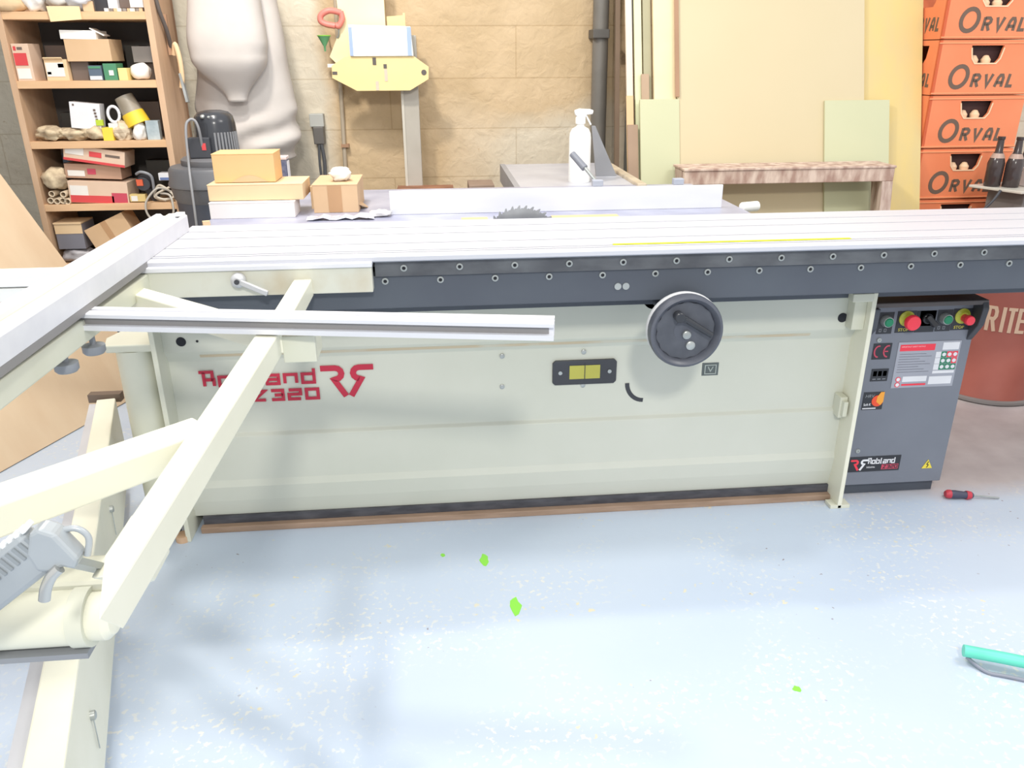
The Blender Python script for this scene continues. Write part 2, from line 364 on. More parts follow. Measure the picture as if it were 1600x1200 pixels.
def logo(O, s, m1, m2, parent, mirror_gap=0.03, names=('emblem', 'emblem'), depth=0.0008):
    arc = [(0.40+0.17*math.cos(t), 0.71+0.165*math.sin(t)) for t in [math.radians(a) for a in (90, 60, 30, 0, -30, -60, -90)]]
    L1 = [[(0.0, .875)]+arc+[(.36, .53), (.66, .03)]]
    L2 = [[(1.46-p[0], p[1]) for p in L1[0]]]
    MB().strokes([[(x*s, y*s) for x, y in L1[0]]], 0.165*s, O, U, VU, depth).build(names[0], m1, parent)
    MB().strokes([[(x*s, y*s) for x, y in L2[0]]], 0.165*s, O, U, VU, depth).build(names[1], m2, parent)
logo((0.590, Yp, 0.427), 0.105, red_logo, red_logo, body)
# worn sticker with dark crescent
b = MB(); b.prism([(1.488, 0.1195, .355), (1.55, 0.1195, .35), (1.555, 0.1205, .42), (1.50, 0.1205, .44)], (0, -0.0008, 0)); b.build('worn_sticker', mat('faded_pink_sticker', '#d9c8c4', 0.6), body)
b = MB(); b.strokes([[(1.502+0.055-0.052*math.cos(t), 0.434-0.058*math.sin(t)) for t in [math.radians(a) for a in range(0, 91, 10)]]], 0.013, (0, 0.1185, 0), (1, 0, 0), (0, 0, 1), 0.0008)
b.build('crescent_mark', black_m, body)
MB().prism([(.26, .1130, .5695), (.26, .1075, .5785), (.26, .1065, .5785), (.26, .1120, .5690)], (1.80, 0, 0)).build('rust_stain', mat('pale_rust_stain', '#c6b79c', .6, c2='#c9c6b6', scale=5, stretch=(1, 1, 1), lo=.4, hi=.5), body)
# tilt indicator
ti = MB().prism([(1.274+x, 0.113, .438+z) for x, z in ((.008, 0), (.187, 0), (.195, .008), (.195, .07), (.187, .078), (.008, .078), (0, .07), (0, .008))], (0, 0.008, 0)).build('tilt_indicator', black_m, saw, bevel=0.0015)
MB().box(1.325, 1.418, 0.1115, 0.114, .457, .500).build('indicator_window', mat('yellow_indicator_window', '#bdb954', 0.3, c2='#b2ae4c'), ti)
MB().box(1.3705, 1.3725, 0.110, 0.1118, .452, .505).build('indicator_line', black_m, ti)
for x in (1.297, 1.447): MB().cyl((x, .1135, .478), (x, .110, .478), .006).build('indicator_screw', steel, ti)
mp = MB().box(1.736, 1.788, .119, .122, .448, .490).build('small_plate', mat('dark_grey_plate', '#5c6464', 0.5), saw, bevel=.001)
MB().strokes([[(1.745, .455), (1.779, .455), (1.779, .483), (1.745, .483), (1.745, .455)], [(1.754, .478), (1.762, .463), (1.770, .478)]], .003, (0, .118, 0), (1, 0, 0), (0, 0, 1), .001).build('plate_symbol', mat('pale_plate_print', '#a3aba6', 0.5), mp)
MB().box(2.172, 2.196, .075, .118, .305, .375).box(2.178, 2.192, .06, .08, .315, .365).build('door_latch', cream, saw, bevel=.002)
# base rail
rail = MB().box(0.20, 3.25, -0.14, 0.22, 0.772, 0.856).box(.20, 2.9, 0.06, .22, .70, .775).build('base_rail', beam_m, saw, bevel=0.002)
MB().box(0.79, 3.25, -0.148, -0.12, 0.856, 0.897).build('rail_strip', strip_m, saw, bevel=0.0015)
s0 = None
def rail_screw(x, z, yf, r=.0085):
    global s0
    if s0 is None:
        b = MB(); b.lathe([(r, 0), (r, .003), (r*.55, .0035), (r*.5, .0005)], (x, yf, z), (0, -1, 0), 16)
        s0 = b.build('rail_screw', steel, rail, smooth=True); s0.data.materials.append(dark_hole); s0.data.polygons[len(s0.data.polygons)-1].material_index = 1; s0['x'] = 0; rail_screw.o = (x, yf, z); return s0
    a = rail_screw.o; return dup_part(s0, (x-a[0], yf-a[1], z-a[2]), rail)
for k in range(14): rail_screw(0.813+k*0.1370, 0.843, -0.14)
for k in range(13): rail_screw(0.861+k*0.1375, 0.877, -0.148)
for x in (1.402, 1.423): MB().cyl((x, -.14, .812), (x, -.143, .812), .009).build('rail_plug', steel, rail, smooth=True)
# sliding table: grooved aluminium extrusion
tp = [(-.165, .897), (-.172, .901), (-.172, .911), (-.168, .915)]
for g in (-.145, -.125, -.04, .075, .165):
    tp += [(g, .915), (g, .905), (g+.007, .905), (g+.007, .915)]
tp += [(.262, .915), (.268, .908), (.268, .87), (-.10, .87), (-.10, .897)]
st = MB().prism([(0.25, y, z) for y, z in tp], (3.0, 0, 0)).build('sliding_table', mat('table_extrusion', '#c3c4cb', .45, .08, c2='#bfc0c8', scale=4, stretch=(1, 6, 1)), saw)
MB().box(1.39, 2.02, -.122, -.108, .9152, .9158).build('tape_measure', mat('fluorescent_yellow_tape', '#e8f21e', 0.5), st)
# extension rail seen left of the crosscut fence
MB().box(-.75, .20, -.21, -.17, .872, .907).box(-.75, .20, -.205, -.16, .835, .868).build('front_rail', white_p, saw, bevel=.002)
# front cover
cov = MB().box(.215, .785, -.178, -.14, .826, .893).build('front_cover', mat('cover_paint_with_rust', '#ccccbf', 0.45, c2='#bdb39c', scale=5, lo=.25, hi=.42), saw, bevel=.002)
MB().box(.215, .787, -.186, -.14, .890, .902).build('cover_lip', alu, cov, bevel=.002)
lev = MB().lathe([(.016, 0), (.018, .006), (.017, .02), (.010, .026)], (.470, -.178, .868), (0, -1, 0), 20).bar((.476, -.199, .866), (.538, -.205, .838), .013, .010, (0, -1, 0)).build('clamp_lever', mat('silver_lever', '#c9c9cb', .35, .3), saw, bevel=.002, smooth=True)
MB().cyl((.470, -.205, .868), (.470, -.208, .868), .006).build('lever_screw', black_m, lev)
# cast iron table with wood insert beside the blade
ct = MB().prism([(.26, .285, .875), (.26, .285, .905), (1.92, .285, .905), (1.92, .285, .875)], (0, .66, 0)).build('cast_iron_table', iron, saw, bevel=.003)
for xa, xb in ((1.02, 1.10), (1.295, 1.50)): MB().box(xa, xb, .30, .345, .905, .9065).build('table_insert', mat('orange_wood_insert', '#dfc08a', .6), ct)
MB().box(.30, 1.9, .33, .9, .70, .875).build('table_underframe', beam_m, saw)
# blade with hooked teeth
n = 40; R_ = .135; pts = []
for i in range(n):
    a = 2*math.pi*i/n
    for da, rr in ((0, R_-.008), (.3, R_-.009), (.62, R_-.001), (.8, R_), (.82, R_-.012)):
        t = -(a+da*2*math.pi/n); pts.append((1.2+rr*math.cos(t), .300, .812+rr*math.sin(t)))
bl = MB().prism(pts, (0, .0032, 0)).build('saw_blade', mat('saw_blade_steel', '#a2a4a6', .32, .5, c2='#8f9193', scale=14), saw)
MB().lathe([(.03, 0), (.03, .006), (.02, .008)], (1.2, .2995, .812), (0, -1, 0), 24).build('blade_flange', steel, bl)
# rip fence and its holder
rf = MB().prism([(.803, .42, .905), (.803, .428, .905), (.803, .428, .978), (.803, .42, .978)], (1.055, 0, 0)).box(.81, 1.85, .428, .46, .91, .925).build('rip_fence', alu, saw, bevel=.002)
MB().prism([(1.37, .43, .93), (1.45, .43, .93), (1.45, .70, .93), (1.37, .70, .93)], (0, 0, .006)).build('fence_holder', alu, rf, bevel=.004)
for x in (1.455, 1.715): MB().box(x-.017, x+.017, .428, .452, .978, .998).build('fence_clamp', mat('grey_blue_clamp', '#a7acb8', .5), rf, bevel=.003)
hl = MB().cyl((1.452, .46, .992), (1.418, .50, 1.035), .0055).build('fence_lever', steel, rf, smooth=True)
MB().cyl((1.424, .495, 1.026), (1.388, .535, 1.068), .0115, .0105).build('lever_grip', mat('grey_lever_grip', '#7c7f88', .45), hl, bevel=.002, smooth=True)
MB().cyl((1.925, .42, .905), (1.985, .44, .905), .016).build('round_knob', white_p, saw, smooth=True, bevel=.003)
# extension table
et = MB().box(1.255, 1.70, .945, 1.64, .872, .903).build('extension_table', mat('grey_steel_table', '#c3c4ca', .4, .15, c2='#b6b7bf'), saw, bevel=.002)
MB().box(1.70, 1.735, .90, 1.66, .88, .915).build('guide_rail', mat('worn_pale_rail', '#cbbda6', .45, c2='#b5a68e', scale=10), saw, bevel=.004)
MB().box(1.24, 1.262, .945, 1.64, .83, .905).build('table_edge', mat('grey_table_edge', '#9a9a9e', .5), et)
MB().prism([(1.60, 1.20, .903), (1.685, 1.20, .903), (1.59, 1.20, 1.10), (1.575, 1.20, 1.10)], (0, .012, 0)).build('angle_arm', mat('grey_angle_arm', '#8b8c90', .5), et, bevel=.001)
MB().box(1.28, 1.31, 1.58, 1.62, 0, .872).box(1.63, 1.66, 1.58, 1.62, 0, .872).build('table_support', cream, et)
# handwheel
hw = MB(); wc = (1.568, -.19, .708)
hw.lathe([(.035, -.29), (.016, -.29), (.016, .0), (.088, .0), (.0955, .004), (.0965, .022), (.094, .030), (.088, .032), (.080, .026), (.076, .012), (.03, .009), (.03, .016), (0.001, .016)], wc, (0, -1, 0), 48, cap=False)
hw = hw.build('handwheel', mat('black_bakelite', '#565962', .38, c2='#4e515a', scale=20), saw, smooth=True)
b = MB(); sc = []
for i in range(96):
    t = 2*math.pi*i/96; r = .073+.0035*abs(math.sin(t*7)); sc.append((wc[0]+r*math.cos(t), wc[1]-.0115, wc[2]+r*math.sin(t)))
b.prism(sc, (0, -.004, 0)).build('wheel_disc', mat('dark_wheel_disc', '#4a4d55', .45, c2='#555860', scale=25), hw)
MB().lathe([(.095, 0), (.0975, -.006), (.095, -.018), (.080, -.020)], wc, (0, -1, 0), 48).build('wheel_rim_back', mat('lit_grey_rim', '#d7d7d8', .45), hw, smooth=True)  # lit side of the dark rim, painted as a pale back ring
MB().lathe([(.011, 0), (.011, .008), (.008, .010)], (1.571, -.205, .698), (0, -1, 0), 20).build('hub_bolt', steel, hw, smooth=True)
MB().lathe([(.012, 0), (.012, .005), (.009, .007)], (1.584, -.205, .668), (0, -1, 0), 20).build('hub_cap', steel, hw, smooth=True)
fh = MB().cyl((1.560, -.222, .745), (1.632, -.226, .700), .0085, .0075).cyl((1.545, -.205, .750), (1.545, -.232, .750), .013).bar((1.545, -.222, .750), (1.565, -.222, .742), .016, .016, (0, -1, 0)).build('folding_handle', mat('glossy_black_handle', '#34363b', .2, c2='#2e3034'), hw, bevel=.002, smooth=True)

# control cabinet
cc = MB().prism([(2.214, .10, .045), (2.214, .70, .045), (2.214, .70, .665), (2.214, .10, .665)], (.365, 0, 0)).build('control_cabinet', cab_m, saw, bevel=.003)
MB().box(2.225, 2.57, .125, .69, .0, .045).build('toe_kick', beam_m, cc)
MB().box(2.214, 2.579, .06, .70, .665, .680).build('cabinet_lid', mat('brown_black_lid', '#5d5553', .45, c2='#514a49'), cc, bevel=.003)
MB().prism([(2.559, .10, .54), (2.559, .060, .60), (2.559, .052, .655), (2.559, .062, .678), (2.559, .10, .678)], (.020, 0, 0)).build('side_cheek', black_m, cc, bevel=.003)
MB().prism([(2.216, .10, .55), (2.216, .055, .60), (2.216, .05, .665), (2.216, .10, .665)], (.022, 0, 0)).build('side_cheek', mat('grey_cheek', '#4b4e56', .5), cc, bevel=.003)
Yc = .0995
def plate(x0, x1, z0, z1, m, name, skew=0.0): return MB().prism([(x0, Yc, z0), (x1, Yc, z0), (x1+skew, Yc, z1), (x0+skew, Yc, z1)], (0, -.0012, 0)).build(name, m, cc)
lab_k = mat('black_label', '#2d2f35', .5); grn = mat('green_button', '#19805a', .35); redb = mat('red_button', '#ee3b4c', .35); ylw = mat('yellow_green_collar', '#b4b63c', .4)
wht = mat('label_white', '#e4e4e8', .5); gold = mat('pale_yellow_print', '#c9bd5a', .5)
def start_button(x, z):
    plate(x-.024, x+.024, z-.042, z+.026, lab_k, 'button_label')
    k = MB().lathe([(.018, 0), (.018, .010), (.0155, .020)], (x, Yc, z), (0, -1, 0), 24).build('button_collar', steel, cc, smooth=True)
    MB().lathe([(.0135, .012), (.0135, .022), (.011, .0245)], (x, Yc, z), (0, -1, 0), 24).build('start_button', grn, cc, smooth=True)
    MB().strokes([[(x-.016+.010*k2, z-.035), (x-.016+.010*k2, z-.026), (x-.010+.010*k2, z-.026), (x-.010+.010*k2, z-.035), (x-.016+.010*k2, z-.035)] for k2 in (0, 1.6)], .0012, (0, Yc-.001, 0), (1, 0, 0), (0, 0, 1), .0008).build('button_symbol', grey_pl, cc)
def stop_button(x, z, r, txt=True):
    plate(x-.030, x+.030, z-.042, z+.026, lab_k, 'button_label')
    MB().lathe([(.024, 0), (.024, .004), (.018, .006), (.014, .012)], (x, Yc, z+.003), (0, -1, 0), 28).build('yellow_collar', ylw, cc, smooth=True)
    MB().lathe([(.012, 0), (.012, .025), (r, .030), (r, .040), (r*.9, .044), (r*.6, .046)], (x, Yc, z), (0, -1, 0), 28).build('stop_button', redb, cc, smooth=True)
    lettering('STOP', gold, cc, (x-.021, Yc-.0014, z-.037), (1, 0, 0), (0, 0, 1), .0095, bold=.02, wscale=1.05)
start_button(2.287, .613); stop_button(2.352, .615, .0235)
plate(2.384, 2.446, .572, .640, lab_k, 'button_label'); plate(2.394, 2.444, .592, .640, mat('silver_switch_plate', '#b9bac0', .35, .3), 'switch_plate')
MB().lathe([(.017, 0), (.016, .010)], (2.418, Yc, .616), (0, -1, 0), 24).bar((2.408, .084, .628), (2.432, .070, .600), .016, .022, (0, -1, 0)).build('rotary_switch', mat('black_switch', '#26272b', .25), cc, bevel=.003, smooth=True)
start_button(2.474, .615); stop_button(2.530, .617, .015)
for x, z in ((2.277, .551), (2.272, .172)): MB().lathe([(.008, 0), (.007, .003), (.003, .003), (.003, .001)], (x, Yc, z), (0, -1, 0), 16).build('cabinet_screw', steel, cc, smooth=True)
plate(2.263, 2.322, .488, .540, lab_k, 'ce_label')
rc = mat('rose_red_print', '#c2475c', .5)
b = MB()
for cx in (2.283, 2.313):
    b.strokes([[(cx+.013*math.cos(t)-.002, .514+.018*math.sin(t)) for t in [math.radians(a) for a in range(75, 290, 18)]]], .0045, (0, Yc-.0013, 0), (1, 0, 0), (0, 0, 1), .0008)
b.strokes([[(2.299, .514), (2.312, .514)]], .004, (0, Yc-.0013, 0), (1, 0, 0), (0, 0, 1), .0008)
b.build('ce_mark', rc, cc)
plate(2.271, 2.326, .415, .456, lab_k, 'meter_label')
for k in range(3):
    plate(2.277+.016*k, 2.289+.016*k, .432, .449, mat('dark_display', '#4a5352', .4), 'meter_display')
    MB().box(2.277+.016*k, 2.288+.016*k, Yc-.0018, Yc-.001, .421, .4235).build('meter_mark', grey_pl, cc)
# safety notice
skew = 0.0
plate(2.343, 2.546, .389, .541, mat('silver_notice', '#a4a6b0', .45, c2='#9c9ea8'), 'safety_notice')
def pz(x0, x1, z0, z1, m, name): MB().box(x0, x1, Yc-.0018, Yc-.0011, z0, z1).build(name, m, cc)
pz(2.350, 2.463, .512, .533, redb, 'notice_header')
lettering('IMPORTANT SAFETY NOTICE', mat('pale_pink_print', '#f3c8cc', .5), cc, (2.354, Yc-.0018, .524), (1, 0, 0), (0, 0, 1), .0042, depth=.0004)
pz(2.488, 2.541, .512, .536, wht, 'notice_box')
gp = mat('grey_print', '#74767f', .6)
for k in range(8): pz(2.352, 2.352+.108*(.8+.2*math.sin(k*2.1)), .501-.0085*k, .5022-.0085*k, gp, 'notice_text_line')
for r_ in range(3):
    for c_ in range(4):
        m_ = wht if c_ == 0 else (redb if (c_, r_) in ((2, 0), (3, 0), (3, 1)) else grn)
        x = 2.470+c_*.0182; z = .487-r_*.0205
        pz(x, x+.0168, z, z+.019, m_, 'notice_cell')
        if c_: MB().cyl((x+.0084, Yc-.0018, z+.0095), (x+.0084, Yc-.0024, z+.0095), .0062, n=16).build('notice_dot', wht, cc)
pz(2.470, 2.541, .434, .443, wht, 'notice_box')
pz(2.376, 2.455, .409, .427, wht, 'notice_box'); pz(2.376, 2.455, .396, .402, redb, 'notice_footer'); pz(2.463, 2.538, .398, .424, wht, 'notice_box')
for z in (.418, .400):
    MB().cyl((2.362, Yc-.0012, z), (2.362, Yc-.002, z), .0085, n=20).build('notice_ring', redb, cc); MB().cyl((2.362, Yc-.002, z), (2.362, Yc-.0025, z), .006, n=20).build('notice_dot', wht, cc)
# HRV label
plate(2.259, 2.326, .318, .378, lab_k, 'drive_label')
lettering('HRV', grey_pl, cc, (2.264, Yc-.0013, .360), (1, 0, 0), (0, 0, 1), .011, shear=.2)
lettering('Soft K', wht, cc, (2.263, Yc-.0013, .332), (1, 0, 0), (0, 0, 1), .0085, wscale=.8, bold=.02)
pz(2.261, 2.305, .321, .3245, wht, 'label_bar')
MB().cyl((2.307, Yc-.0012, .348), (2.307, Yc-.002, .348), .019, n=28).build('orange_dot', mat('red_orange_dot', '#e8502c', .4), cc)
MB().prism([(2.303, Yc-.002, .345), (2.318, Yc-.002, .333), (2.326, Yc-.002, .345), (2.326, Yc-.002, .378), (2.314, Yc-.002, .378), (2.304, Yc-.002, .362)], (0, -.0006, 0)).build('orange_flash', mat('amber_flash', '#f0a238', .4), cc)
# bottom maker label
plate(2.250, 2.424, .095, .150, lab_k, 'maker_label')
logo((2.255, Yc-.0012, .100), .042, redb, wht, cc, names=('maker_emblem', 'maker_emblem'))
word('Robland', .019, .0105, (2.313, Yc-.0012, .124), (0, 0, 1), wht, cc, 'maker_lettering', .0034)
lettering('Industries', wht, cc, (2.311, Yc-.0012, .108), (1, 0, 0), (0, 0, 1), .007, wscale=.75)
pz(2.362, 2.419, .101, .119, rc, 'model_label')
word('Z320', .011, .0095, (2.368, Yc-.0018, .105), (0, 0, 1), lab_k, cc, 'model_lettering', .0025, depth=.0005)
MB().prism([(2.503, Yc, .096), (2.539, Yc, .096), (2.521, Yc, .128)], (0, -.0012, 0)).build('warning_triangle', mat('warning_yellow', '#f2dc4a', .45), cc)
MB().strokes([[(2.523, .121), (2.518, .111), (2.524, .109), (2.519, .099)]], .0025, (0, Yc-.0012, 0), (1, 0, 0), (0, 0, 1), .0008).build('lightning_mark', lab_k, cc)

# outrigger frame of square tubes (top faces at z about 0.865)
fr = MB().bar((.619, -.17, .842), (.617, -.585, .842), .042, .044).hexa([(.577, -1.31, .812), (.611, -1.400, .815), (.634, -.555, .816), (.590, -.555, .816), (.577, -1.335, .864), (.611, -1.445, .864), (.634, -.555, .864), (.590, -.555, .864)]).build('outrigger_frame', white_cream, saw, bevel=.003)
def sub(mb, name, m=white_cream, **k): return mb.build(name, m, fr, **k)
sub(MB().bar((.592, -.99, .839), (-.05, -1.60, .839), .062, .044), 'cross_tube', bevel=.003)
sub(MB().bar((.20, -.190, .842), (.60, -.545, .842), .046, .042), 'diagonal_tube', bevel=.003)
sub(MB().box(.636, .70, -.585, -.50, .80, .855), 'tube_bracket', cream, bevel=.002)
sub(MB().bar((.235, -.14, .865), (.205, -1.55, .865), .055, .045), 'side_tube', cream, bevel=.003)
for x, y in ((.232, -.60), (.245, -.50)): sub(MB().lathe([(.006, 0), (.006, .02), (.022, .022), (.022, .035), (.018, .04)], (x, y, .845), (0, 0, -1), 20), 'frame_knob', grey_pl, smooth=True)
# pivoting head: round beam along X with end cap
sub(MB().cyl((-.35, -1.235, .712), (.495, -1.235, .712), .035, n=36), 'pivot_beam', smooth=True)
sub(MB().cyl((.480, -1.235, .712), (.500, -1.235, .712), .038, n=36), 'beam_collar', cream, smooth=True)
sub(MB().lathe([(.031, 0), (.031, .018), (.024, .026), (.010, .028), (.010, .033)], (.500, -1.235, .712), (1, 0, 0), 30), 'end_cap', white_cream, smooth=True)
sub(MB().box(-.35, .545, -1.225, -1.155, .725, .752), 'head_plate', white_cream, bevel=.008)
sub(MB().prism([(.538, -1.30, .812), (.538, -1.16, .812), (.538, -1.16, .750), (.538, -1.225, .750)], (.040, 0, 0)), 'tube_end_lug', white_cream, bevel=.004)
sub(MB().box(-.35, .495, -1.262, -1.21, .668, .676), 'beam_edge', grey_pl)
# swing arm and pivot post
sw = MB().hexa([(-.16, .36, .12), (-.105, .37, .12), (.372, -1.22, .10), (.312, -1.235, .10), (-.16, .36, .35), (-.105, .37, .35), (.372, -1.22, .35), (.312, -1.235, .35)]).build('swing_arm', white_cream, saw, bevel=.004)
MB().hexa([(-.185, .36, .14), (-.163, .36, .14), (.309, -1.235, .12), (.285, -1.24, .12), (-.185, .36, .335), (-.163, .36, .335), (.309, -1.235, .335), (.285, -1.24, .335)]).build('arm_channel', mat('grey_arm_channel', '#c6c6ca', .4, .05), sw)
MB().prism([(-.19, .37, .335), (-.19, .37, .362), (-.09, .37, .362), (-.09, .37, .335)], (0, .03, 0)).build('arm_end_plate', mat('rusty_brown_edge', '#6e5e52', .6), sw)
def on_arm(t, z): return (-.105+t*.477, .37-t*1.59, z)
for t, z in ((.36, .27), (.80, .24), (.93, .235)):
    p = on_arm(t, z); MB().lathe([(.009, 0), (.009, .008), (.006, .010)], p, (.957, .287, 0), 14).cyl((p[0]+.004, p[1], p[2]-.008), (p[0]+.004, p[1]-.004, p[2]-.075), .0012, n=6).build('adjusting_screw', steel, sw, smooth=True)
ps = MB().cyl((.092, .10, .05), (.092, .10, .612), .052, n=36).build('pivot_post', cream, saw, smooth=True)
MB().prism([(.03, .05, .612), (.16, .05, .612), (.16, .22, .612), (.03, .19, .612), (.01, .12, .612)], (0, 0, .022)).build('post_bracket', cream, ps, bevel=.004)
MB().cyl((.092, .10, 0), (.092, .10, .05), .03).build('post_foot', beam_m, ps)
MB().box(.094, .152, .12, .18, .56, .612).box(.094, .152, .12, .18, .08, .13).build('post_hinge', cream, ps)
# crosscut fence
cf = [(.262, .915), (.262, .958), (.256, .962), (.250, .958), (.243, .958), (.238, .964), (.214, .964), (.208, .958), (.198, .958), (.192, .964), (.180, .964), (.176, .955), (.176, .915)]
cf = MB().prism([(x, .19, z) for x, z in cf], (.0, -1.55, 0)).build('crosscut_fence', alu, saw, bevel=.001)
MB().box(.218, .234, -1.3, .17, .964, .9655).build('fence_scale', mat('pale_yellow_scale', '#f2ecc0', .5), cf)
MB().box(.236, .258, .15, .188, .962, .968).build('fence_end_cap', white_p, cf)
MB().box(.225, .262, -1.36, .16, .900, .915).build('fence_foot', alu_dark, cf)
# support bar with T slot lying on the frame
a0 = Vector((.215, -.512, 0)); a1 = Vector((1.160, -.678, 0)); d = (a1-a0).normalized(); nrm = Vector((d.y, -d.x, 0))
bp_ = [(-.024, .868), (-.024, .902), (-.006, .902), (-.006, .898), (.002, .898), (.002, .902), (.022, .902), (.024, .900), (.024, .893), (.014, .893), (.014, .878), (.026, .878), (.026, .868)]
sb = MB().prism([a0+nrm*u+Vector((0, 0, z)) for u, z in bp_], a1-a0).build('support_bar', alu, saw)
MB().prism([a0+nrm*u+Vector((0, 0, z)) for u, z in ((.0135, .878), (.0135, .893), (.0155, .893), (.0155, .878))], (a1-a0)*.99).build('bar_slot', alu_dark, sb)

# clamp handle on the head of the outrigger
A = Vector((.472, -1.35, .850)); B = Vector((.528, -1.35, .892)); dd = (B-A).normalized(); vv = Vector((-dd.z, 0, dd.x))
sg = mat('silver_grey_clamp', '#aab0b4', .35, .2, c2='#9da3a7')
ch = MB().bar(A-dd*.12, B, .026, .050, vv).build('clamp_handle', sg, saw, bevel=.006)
rb = MB()
for k in range(20):
    p = A-dd*.11+dd*(.0095*k)+vv*.025; rb.bar(p, p+dd*.005, .020, .006, vv)
rb.build('handle_ribs', mat('white_ribs', '#dfe2e4', .4), ch, bevel=.001)
rb = MB()
for k in range(20):
    p = A-dd*.11+dd*(.0095*k)+vv*.010+Vector((0, -.0135, 0)); rb.bar(p, p+dd*.004, .003, .016, vv)
rb.build('grip_notches', mat('grip_notch_grey', '#8c9296', .5), ch)
MB().prism([(.524, -1.366, .914), (.534, -1.366, .919), (.548, -1.366, .912), (.566, -1.366, .880), (.560, -1.366, .868), (.548, -1.366, .872), (.538, -1.366, .866), (.522, -1.366, .868), (.516, -1.366, .888)], (0, .024, 0)).build('clamp_head', sg, ch, bevel=.004)
MB().path([(.540, -1.348, .904), (.560, -1.345, .906), (.571, -1.345, .894), (.568, -1.350, .875)], .0035).build('clamp_loop', sg, ch, smooth=True)
MB().path([(.546, -1.366, .872), (.537, -1.368, .864), (.530, -1.370, .852), (.526, -1.372, .838)], .0060, n=12).build('steel_tongue', mat('polished_tongue', '#c8c8c4', .2, .8), ch, smooth=True)
MB().prism([(.522, -1.35, .87), (.545, -1.35, .87), (.545, -1.21, .75), (.522, -1.21, .75)], (0, .012, 0)).build('clamp_bracket', sg, ch)

# ------------------------------------------------------------ things on the saw table
TZ = .905
def carton(name, x0, x1, y0, y1, z0, z1, m, label, cat, rz=0, group=None, tape=None, flap=0):
    t = thing(name, ((x0+x1)/2, (y0+y1)/2, z0), label, cat, group)
    c = MB().rbox(((x0+x1)/2, (y0+y1)/2, (z0+z1)/2), (x1-x0, y1-y0, z1-z0), rz).build('carton', m, t, bevel=.0015)
    MB().rbox(((x0+x1)/2, (y0+y1)/2, z1+.001), (x1-x0+.002, y1-y0+.002, .003), rz).build('lid', m, t, bevel=.001)
    return t
t = carton('long_box', .262, .515, .415, .52, TZ, .951, mat('white_card', '#e6e0dc', .6), 'flat white card box at the bottom of the stack on the saw table', 'box')
t = carton('long_box', .258, .541, .44, .60, .955, 1.001, card_l, 'long flat tan box lying on the white box on the saw table', 'box')
t = carton('cardboard_box', .275, .458, .47, .59, 1.005, 1.088, card_o, 'orange tan box standing on top of the stack on the saw table', 'box')
MB().prism([(.325+.11*i/10, .4688, 1.006+.020*math.sin(math.pi*i/10)) for i in range(11)], (0, -.0006, 0)).build('cut_arch', card, t)
t = carton('cardboard_box', .563, .702, .48, .70, TZ, .990, card, 'open brown cardboard box with white tissue on its lid', 'box')
MB().box(.610, .652, .4785, .480, TZ+.002, .989).build('packing_tape', mat('brown_tape', '#b9916a', .4), t)
MB().prism([(.702, .50, .925), (.702, .60, .915), (.725, .56, .905)], (0, .0, .004)).build('loose_flap', card, t)
tag(MB().box(.545, .560, .56, .66, TZ, .975).build('card_strip', card_l), 'narrow tan carton standing between the box stack and the brown box', 'box')
tag(MB().blob((.645, .56, 1.012), (.033, .035, .024), 3, .35, 4, floor=.993).build('crumpled_tissue', paper, smooth='full'), 'crumpled white tissue lying on the brown cardboard box', 'tissue')
t = thing('small_carton', (.413, .80, TZ), 'small navy and white carton standing behind the box stack', 'carton')
MB().box(.385, .440, .78, .83, TZ, 1.035).build('carton', mat('navy_card', '#3e4868', .5, c2='#8a8a98', scale=30), t, bevel=.001)
MB().box(.383, .442, .778, .832, 1.035, 1.045).build('lid', mat('pale_pink_lid', '#d8c8c4', .6), t, bevel=.002)
MB().box(.441, .443, .785, .825, .93, 1.03).build('side_label', wht, t)
b = MB(); rr = random.Random(4)
G = [[(.56+.022*i+rr.uniform(-.004, .004), .345+.024*j+rr.uniform(-.004, .004), TZ+.001+rr.uniform(0, .010)) for i in range(10)] for j in range(4)]
for j in range(3):
    for i in range(9): b.poly([G[j][i], G[j][i+1], G[j+1][i+1], G[j+1][i]], [(0, 1, 2, 3)])
o = tag(b.build('plastic_film', mat('wrinkled_clear_film', '#cfd0da', .15, c2='#b9bac8', scale=20)), 'crumpled plastic film in front of the brown box on the table', 'plastic film')
so = o.modifiers.new('s', 'SOLIDIFY'); so.thickness = .001
tag(MB().blob((.775, .40, TZ+.010), (.035, .025, .010), 9, .4, 5, floor=TZ+.0005).build('paper_scrap', paper, smooth='full'), 'crumpled cream paper scrap at the left end of the rip fence', 'paper')
tag(MB().rbox((.275, .30+.015, TZ+.007), (.02, .014, .013), .4).build('wood_offcut', card_l), 'tiny tan wood offcut on the left table edge', 'offcut')
# spray bottle
t = thing('spray_bottle', (1.505, 1.06, .903), 'white spray bottle standing on the grey extension table', 'bottle')
MB().lathe([(.040, 0), (.042, .004), (.042, .165), (.040, .182), (.032, .198), (.018, .206), (.015, .208), (.015, .225)], (1.505, 1.06, .903), n=36).build('bottle', white_p, t, smooth=True)
MB().lathe([(.019, 0), (.019, .022), (.016, .026)], (1.505, 1.06, 1.120), n=24).build('cap', white_p, t, smooth=True)
MB().prism([(1.480, 1.048, 1.168), (1.482, 1.048, 1.155), (1.492, 1.048, 1.142), (1.524, 1.048, 1.142), (1.526, 1.048, 1.152), (1.550, 1.048, 1.154), (1.553, 1.048, 1.168), (1.540, 1.048, 1.172), (1.500, 1.048, 1.174)], (0, .024, 0)).build('spray_head', white_p, t, bevel=.004, smooth=True)
MB().bar((1.525, 1.06, 1.150), (1.545, 1.06, 1.115), .014, .006, (1, 0, 0)).build('trigger', white_p, t, bevel=.002)

